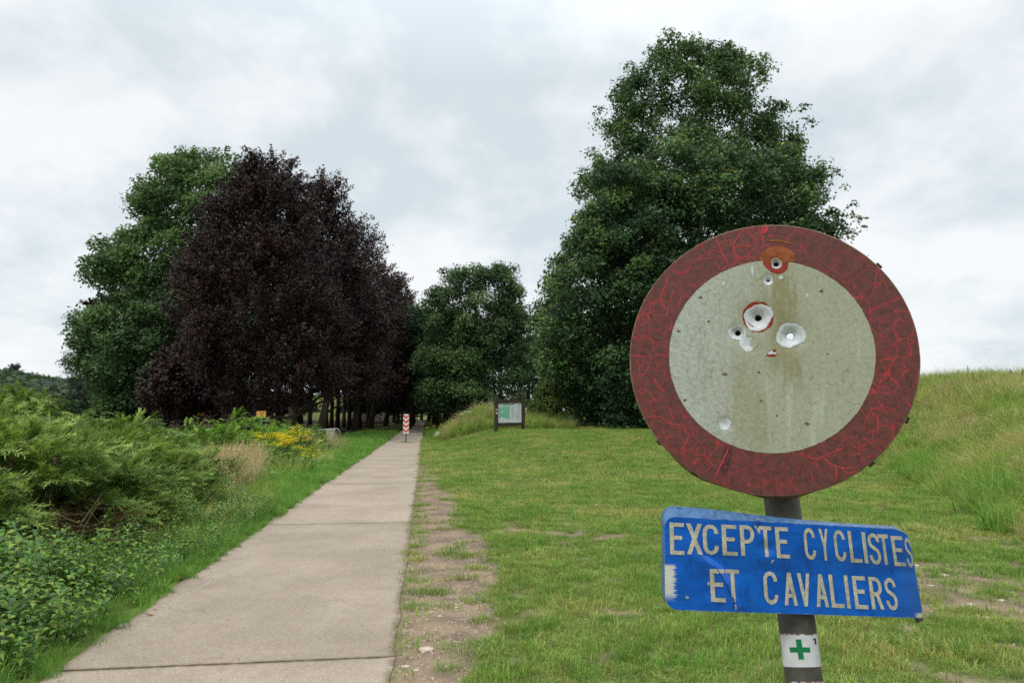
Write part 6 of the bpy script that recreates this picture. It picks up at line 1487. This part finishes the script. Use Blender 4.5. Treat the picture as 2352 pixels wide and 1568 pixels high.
def crest(dx, dy_top, h):
    """stand a weed of height h where its top meets a picture row"""
    best = None
    for Y in np.arange(9, 34, .25):
        p = WY(float(dx), float(dy_top), Y); e = abs(p[2] - h - float(hgt(p[0], Y)))
        if best is None or e < best[0]: best = (e, p[0], Y)
    return best[1], best[2]


for k, (dx, dy, h, bu) in enumerate([(2156, 836, .7, 0), (2196, 842, .8, 0), (2220, 822, 1.0, 0), (2282, 838, .7, 1), (2322, 826, .75, 1), (2340, 824, .8, 0), (2128, 840, .5, 1), (2300, 832, .6, 0)]):
    x, y = crest(dx, dy, h)
    weed('bushy branching weed on the crest of the grassy bank' if bu else 'thin upright weed stem on the crest of the grassy bank', 'bushy weeds on the bank' if bu else 'upright weeds on the bank', x, y, h, 300 + k, bu)
# dock and nettle spikes rising through the hedge front
for k, (dx, dy, Y) in enumerate([(88, 985, 8.6), (66, 1000, 8.3), (20, 1030, 8.0), (118, 1050, 8.0), (8, 985, 8.6)]):
    p = WY(float(dx), float(dy), Y); h = p[2] - float(hgt(p[0], Y)); r = np.random.default_rng(330 + k)
    root = empty('dock_plant', (p[0], Y, float(hgt(p[0], Y)))); tag(root, 'brownish seeding dock stem poking up through the junipers', 'weed', 'dock stems in the juniper hedge'); b = MB(); b.tube([(0, 0, -.1), (.02, 0, h * .6), (.05, .01, h)], [.006, .005, .002], 5); b.build('stem', BARK, root)
    n = 170; f = r.random(n); P = np.stack([.05 * f + r.normal(size=n) * .018, r.normal(size=n) * .018, h * (.72 + .28 * f)], 1); Vv, Ff = leaf_quads(P, unit(r.normal(size=(n, 3))), r.uniform(.012, .03, n), .6, r)
    mobj('seed_head', np_mesh('seed_head', Vv, Ff, False, col=np.repeat(np.array(S(140, 122, 84)) * r.uniform(.7, 1.2, (n, 1)), 4, 0)), HERB, root)
# fallen leaves at the nettle side of the path
LFM = [simple('orange_leaf', S(188, 112, 34), .6, .2, 60), simple('tan_leaf', S(176, 132, 92), .6, .2, 60)]
for k, (dx, dy, sz_, mi) in enumerate([(414, 1329, .085, 0), (345, 1412, .06, 1), (356, 1398, .045, 1), (98, 1490, .07, 0), (712, 1110, .05, 1), (280, 1440, .035, 1), (600, 1236, .035, 1)]):
    rr_ = ray(float(dx), float(dy)); t_ = (.012 - EYE) / rr_[2]; p = EYEP + rr_ * t_; a = k * 1.9
    P_ = [(0, -.5, .0), (.22, -.2, .12), (.30, .1, .16), (.14, .38, .10), (0, .55, .02), (-.16, .36, .14), (-.30, .08, .2), (-.2, -.22, .12)]
    me = py_mesh('fallen_leaf', [Matrix.Rotation(a, 3, 'Z') @ Vector(q) * sz_ for q in P_] + [Vector((0, .05, .0)) * sz_], [(i, (i + 1) % 8, 8) for i in range(8)])
    o = mobj('fallen_leaf', me, LFM[mi]); o.location = p + np.array([0, 0, .004 if dx != 98 else .06]); tag(o, 'curled orange dead leaf fallen beside the nettles' if mi == 0 else 'small tan dead leaf lying on the concrete path', 'leaf', 'orange dead leaves' if mi == 0 else 'tan dead leaves')
r = np.random.default_rng(19); n = 520; yy = r.uniform(3.9, 20, n); bb = np.where(r.random(n) < .7, PW - np.abs(r.normal(size=n)) * .18, r.random(n) * PW)
P = np.column_stack([edge_r(yy) - np.clip(bb, .02, PW - .02), yy, np.full(n, .0165)]); Vv, Ff = leaf_quads(P, unit(np.tile([0, 0, 1.], (n, 1)) + r.normal(size=(n, 3)) * .15), r.uniform(.012, .034, n), .35, r, .1)
tag(mobj('leaf_litter', np_mesh('leaf_litter', Vv, Ff, False, col=np.repeat(np.array([S(150, 116, 78), S(116, 90, 62), S(168, 140, 100), S(96, 92, 56)])[r.integers(0, 4, n)], 4, 0)), TWIG), 'tiny dry leaf and twig fragments scattered along the path', 'litter', kind='stuff')
# stones in the soil
STN = simple('pale_stone', S(176, 164, 148), .9, .2, 20, .2)
r = np.random.default_rng(61)
spots = [(978, 1494, .075), (1010, 1415, .03), (1025, 1330, .03), (990, 1405, .025), (1050, 1395, .03), (930, 1532, .04), (955, 1540, .03), (2105, 1300, .05), (2170, 1325, .05), (2230, 1390, .05), (2300, 1380, .04), (2265, 1420, .045), (2140, 1350, .04), (1370, 1160, .07), (1405, 1166, .05)]
for k, (dx, dy, s_) in enumerate(spots):
    rr_ = ray(float(dx), float(dy)); p = EYEP + rr_ * (-EYE / rr_[2]); o = rock('stone', s_ * .8, s_ * .6, s_ * .3, 500 + k, STN, 1); o.location = (p[0], p[1], float(hgt(p[0], p[1])) + s_ * .12)
    if k == 0: tag(o, 'largest flat pale stone in the bare soil beside the slabs', 'stone')
    else: tag(o, 'small pale stone lying loose in the worn soil', 'stone', 'loose pale stones')
V = []; Fq = []
pts = np.concatenate([wedge(260, 3.8, 9, lambda y: edge_r(y) + .03, lambda y: edge_r(y) + .9, 81), cloud(2600, 2.0, 6.6, 4.4, 9.5, 82)])
pts = pts[bare_mask(pts[:, 0], pts[:, 1]) > .5]; r = np.random.default_rng(83)
n = len(pts); s_ = r.uniform(.004, .014, n); z = hgt(pts[:, 0], pts[:, 1]); octv = np.array([(1, 0, 0), (0, 1, 0), (-1, 0, 0), (0, -1, 0), (0, 0, .6), (0, 0, -.4)]); octf = np.array([(0, 1, 4), (1, 2, 4), (2, 3, 4), (3, 0, 4), (1, 0, 5), (2, 1, 5), (3, 2, 5), (0, 3, 5)])
Vg = (octv[None] * (s_[:, None, None] * r.uniform(.6, 1.4, (n, 6, 1))) + np.column_stack([pts, z])[:, None, :]).reshape(-1, 3); Fg = (octf[None] + (np.arange(n) * 6)[:, None, None]).reshape(-1, 3)
tag(mobj('gravel', np_mesh('gravel', Vg, Fg), simple('gravel_stone', S(158, 144, 126), .9, .35, 25, .15)), 'fine gravel scattered over the worn soil', 'gravel', kind='stuff')
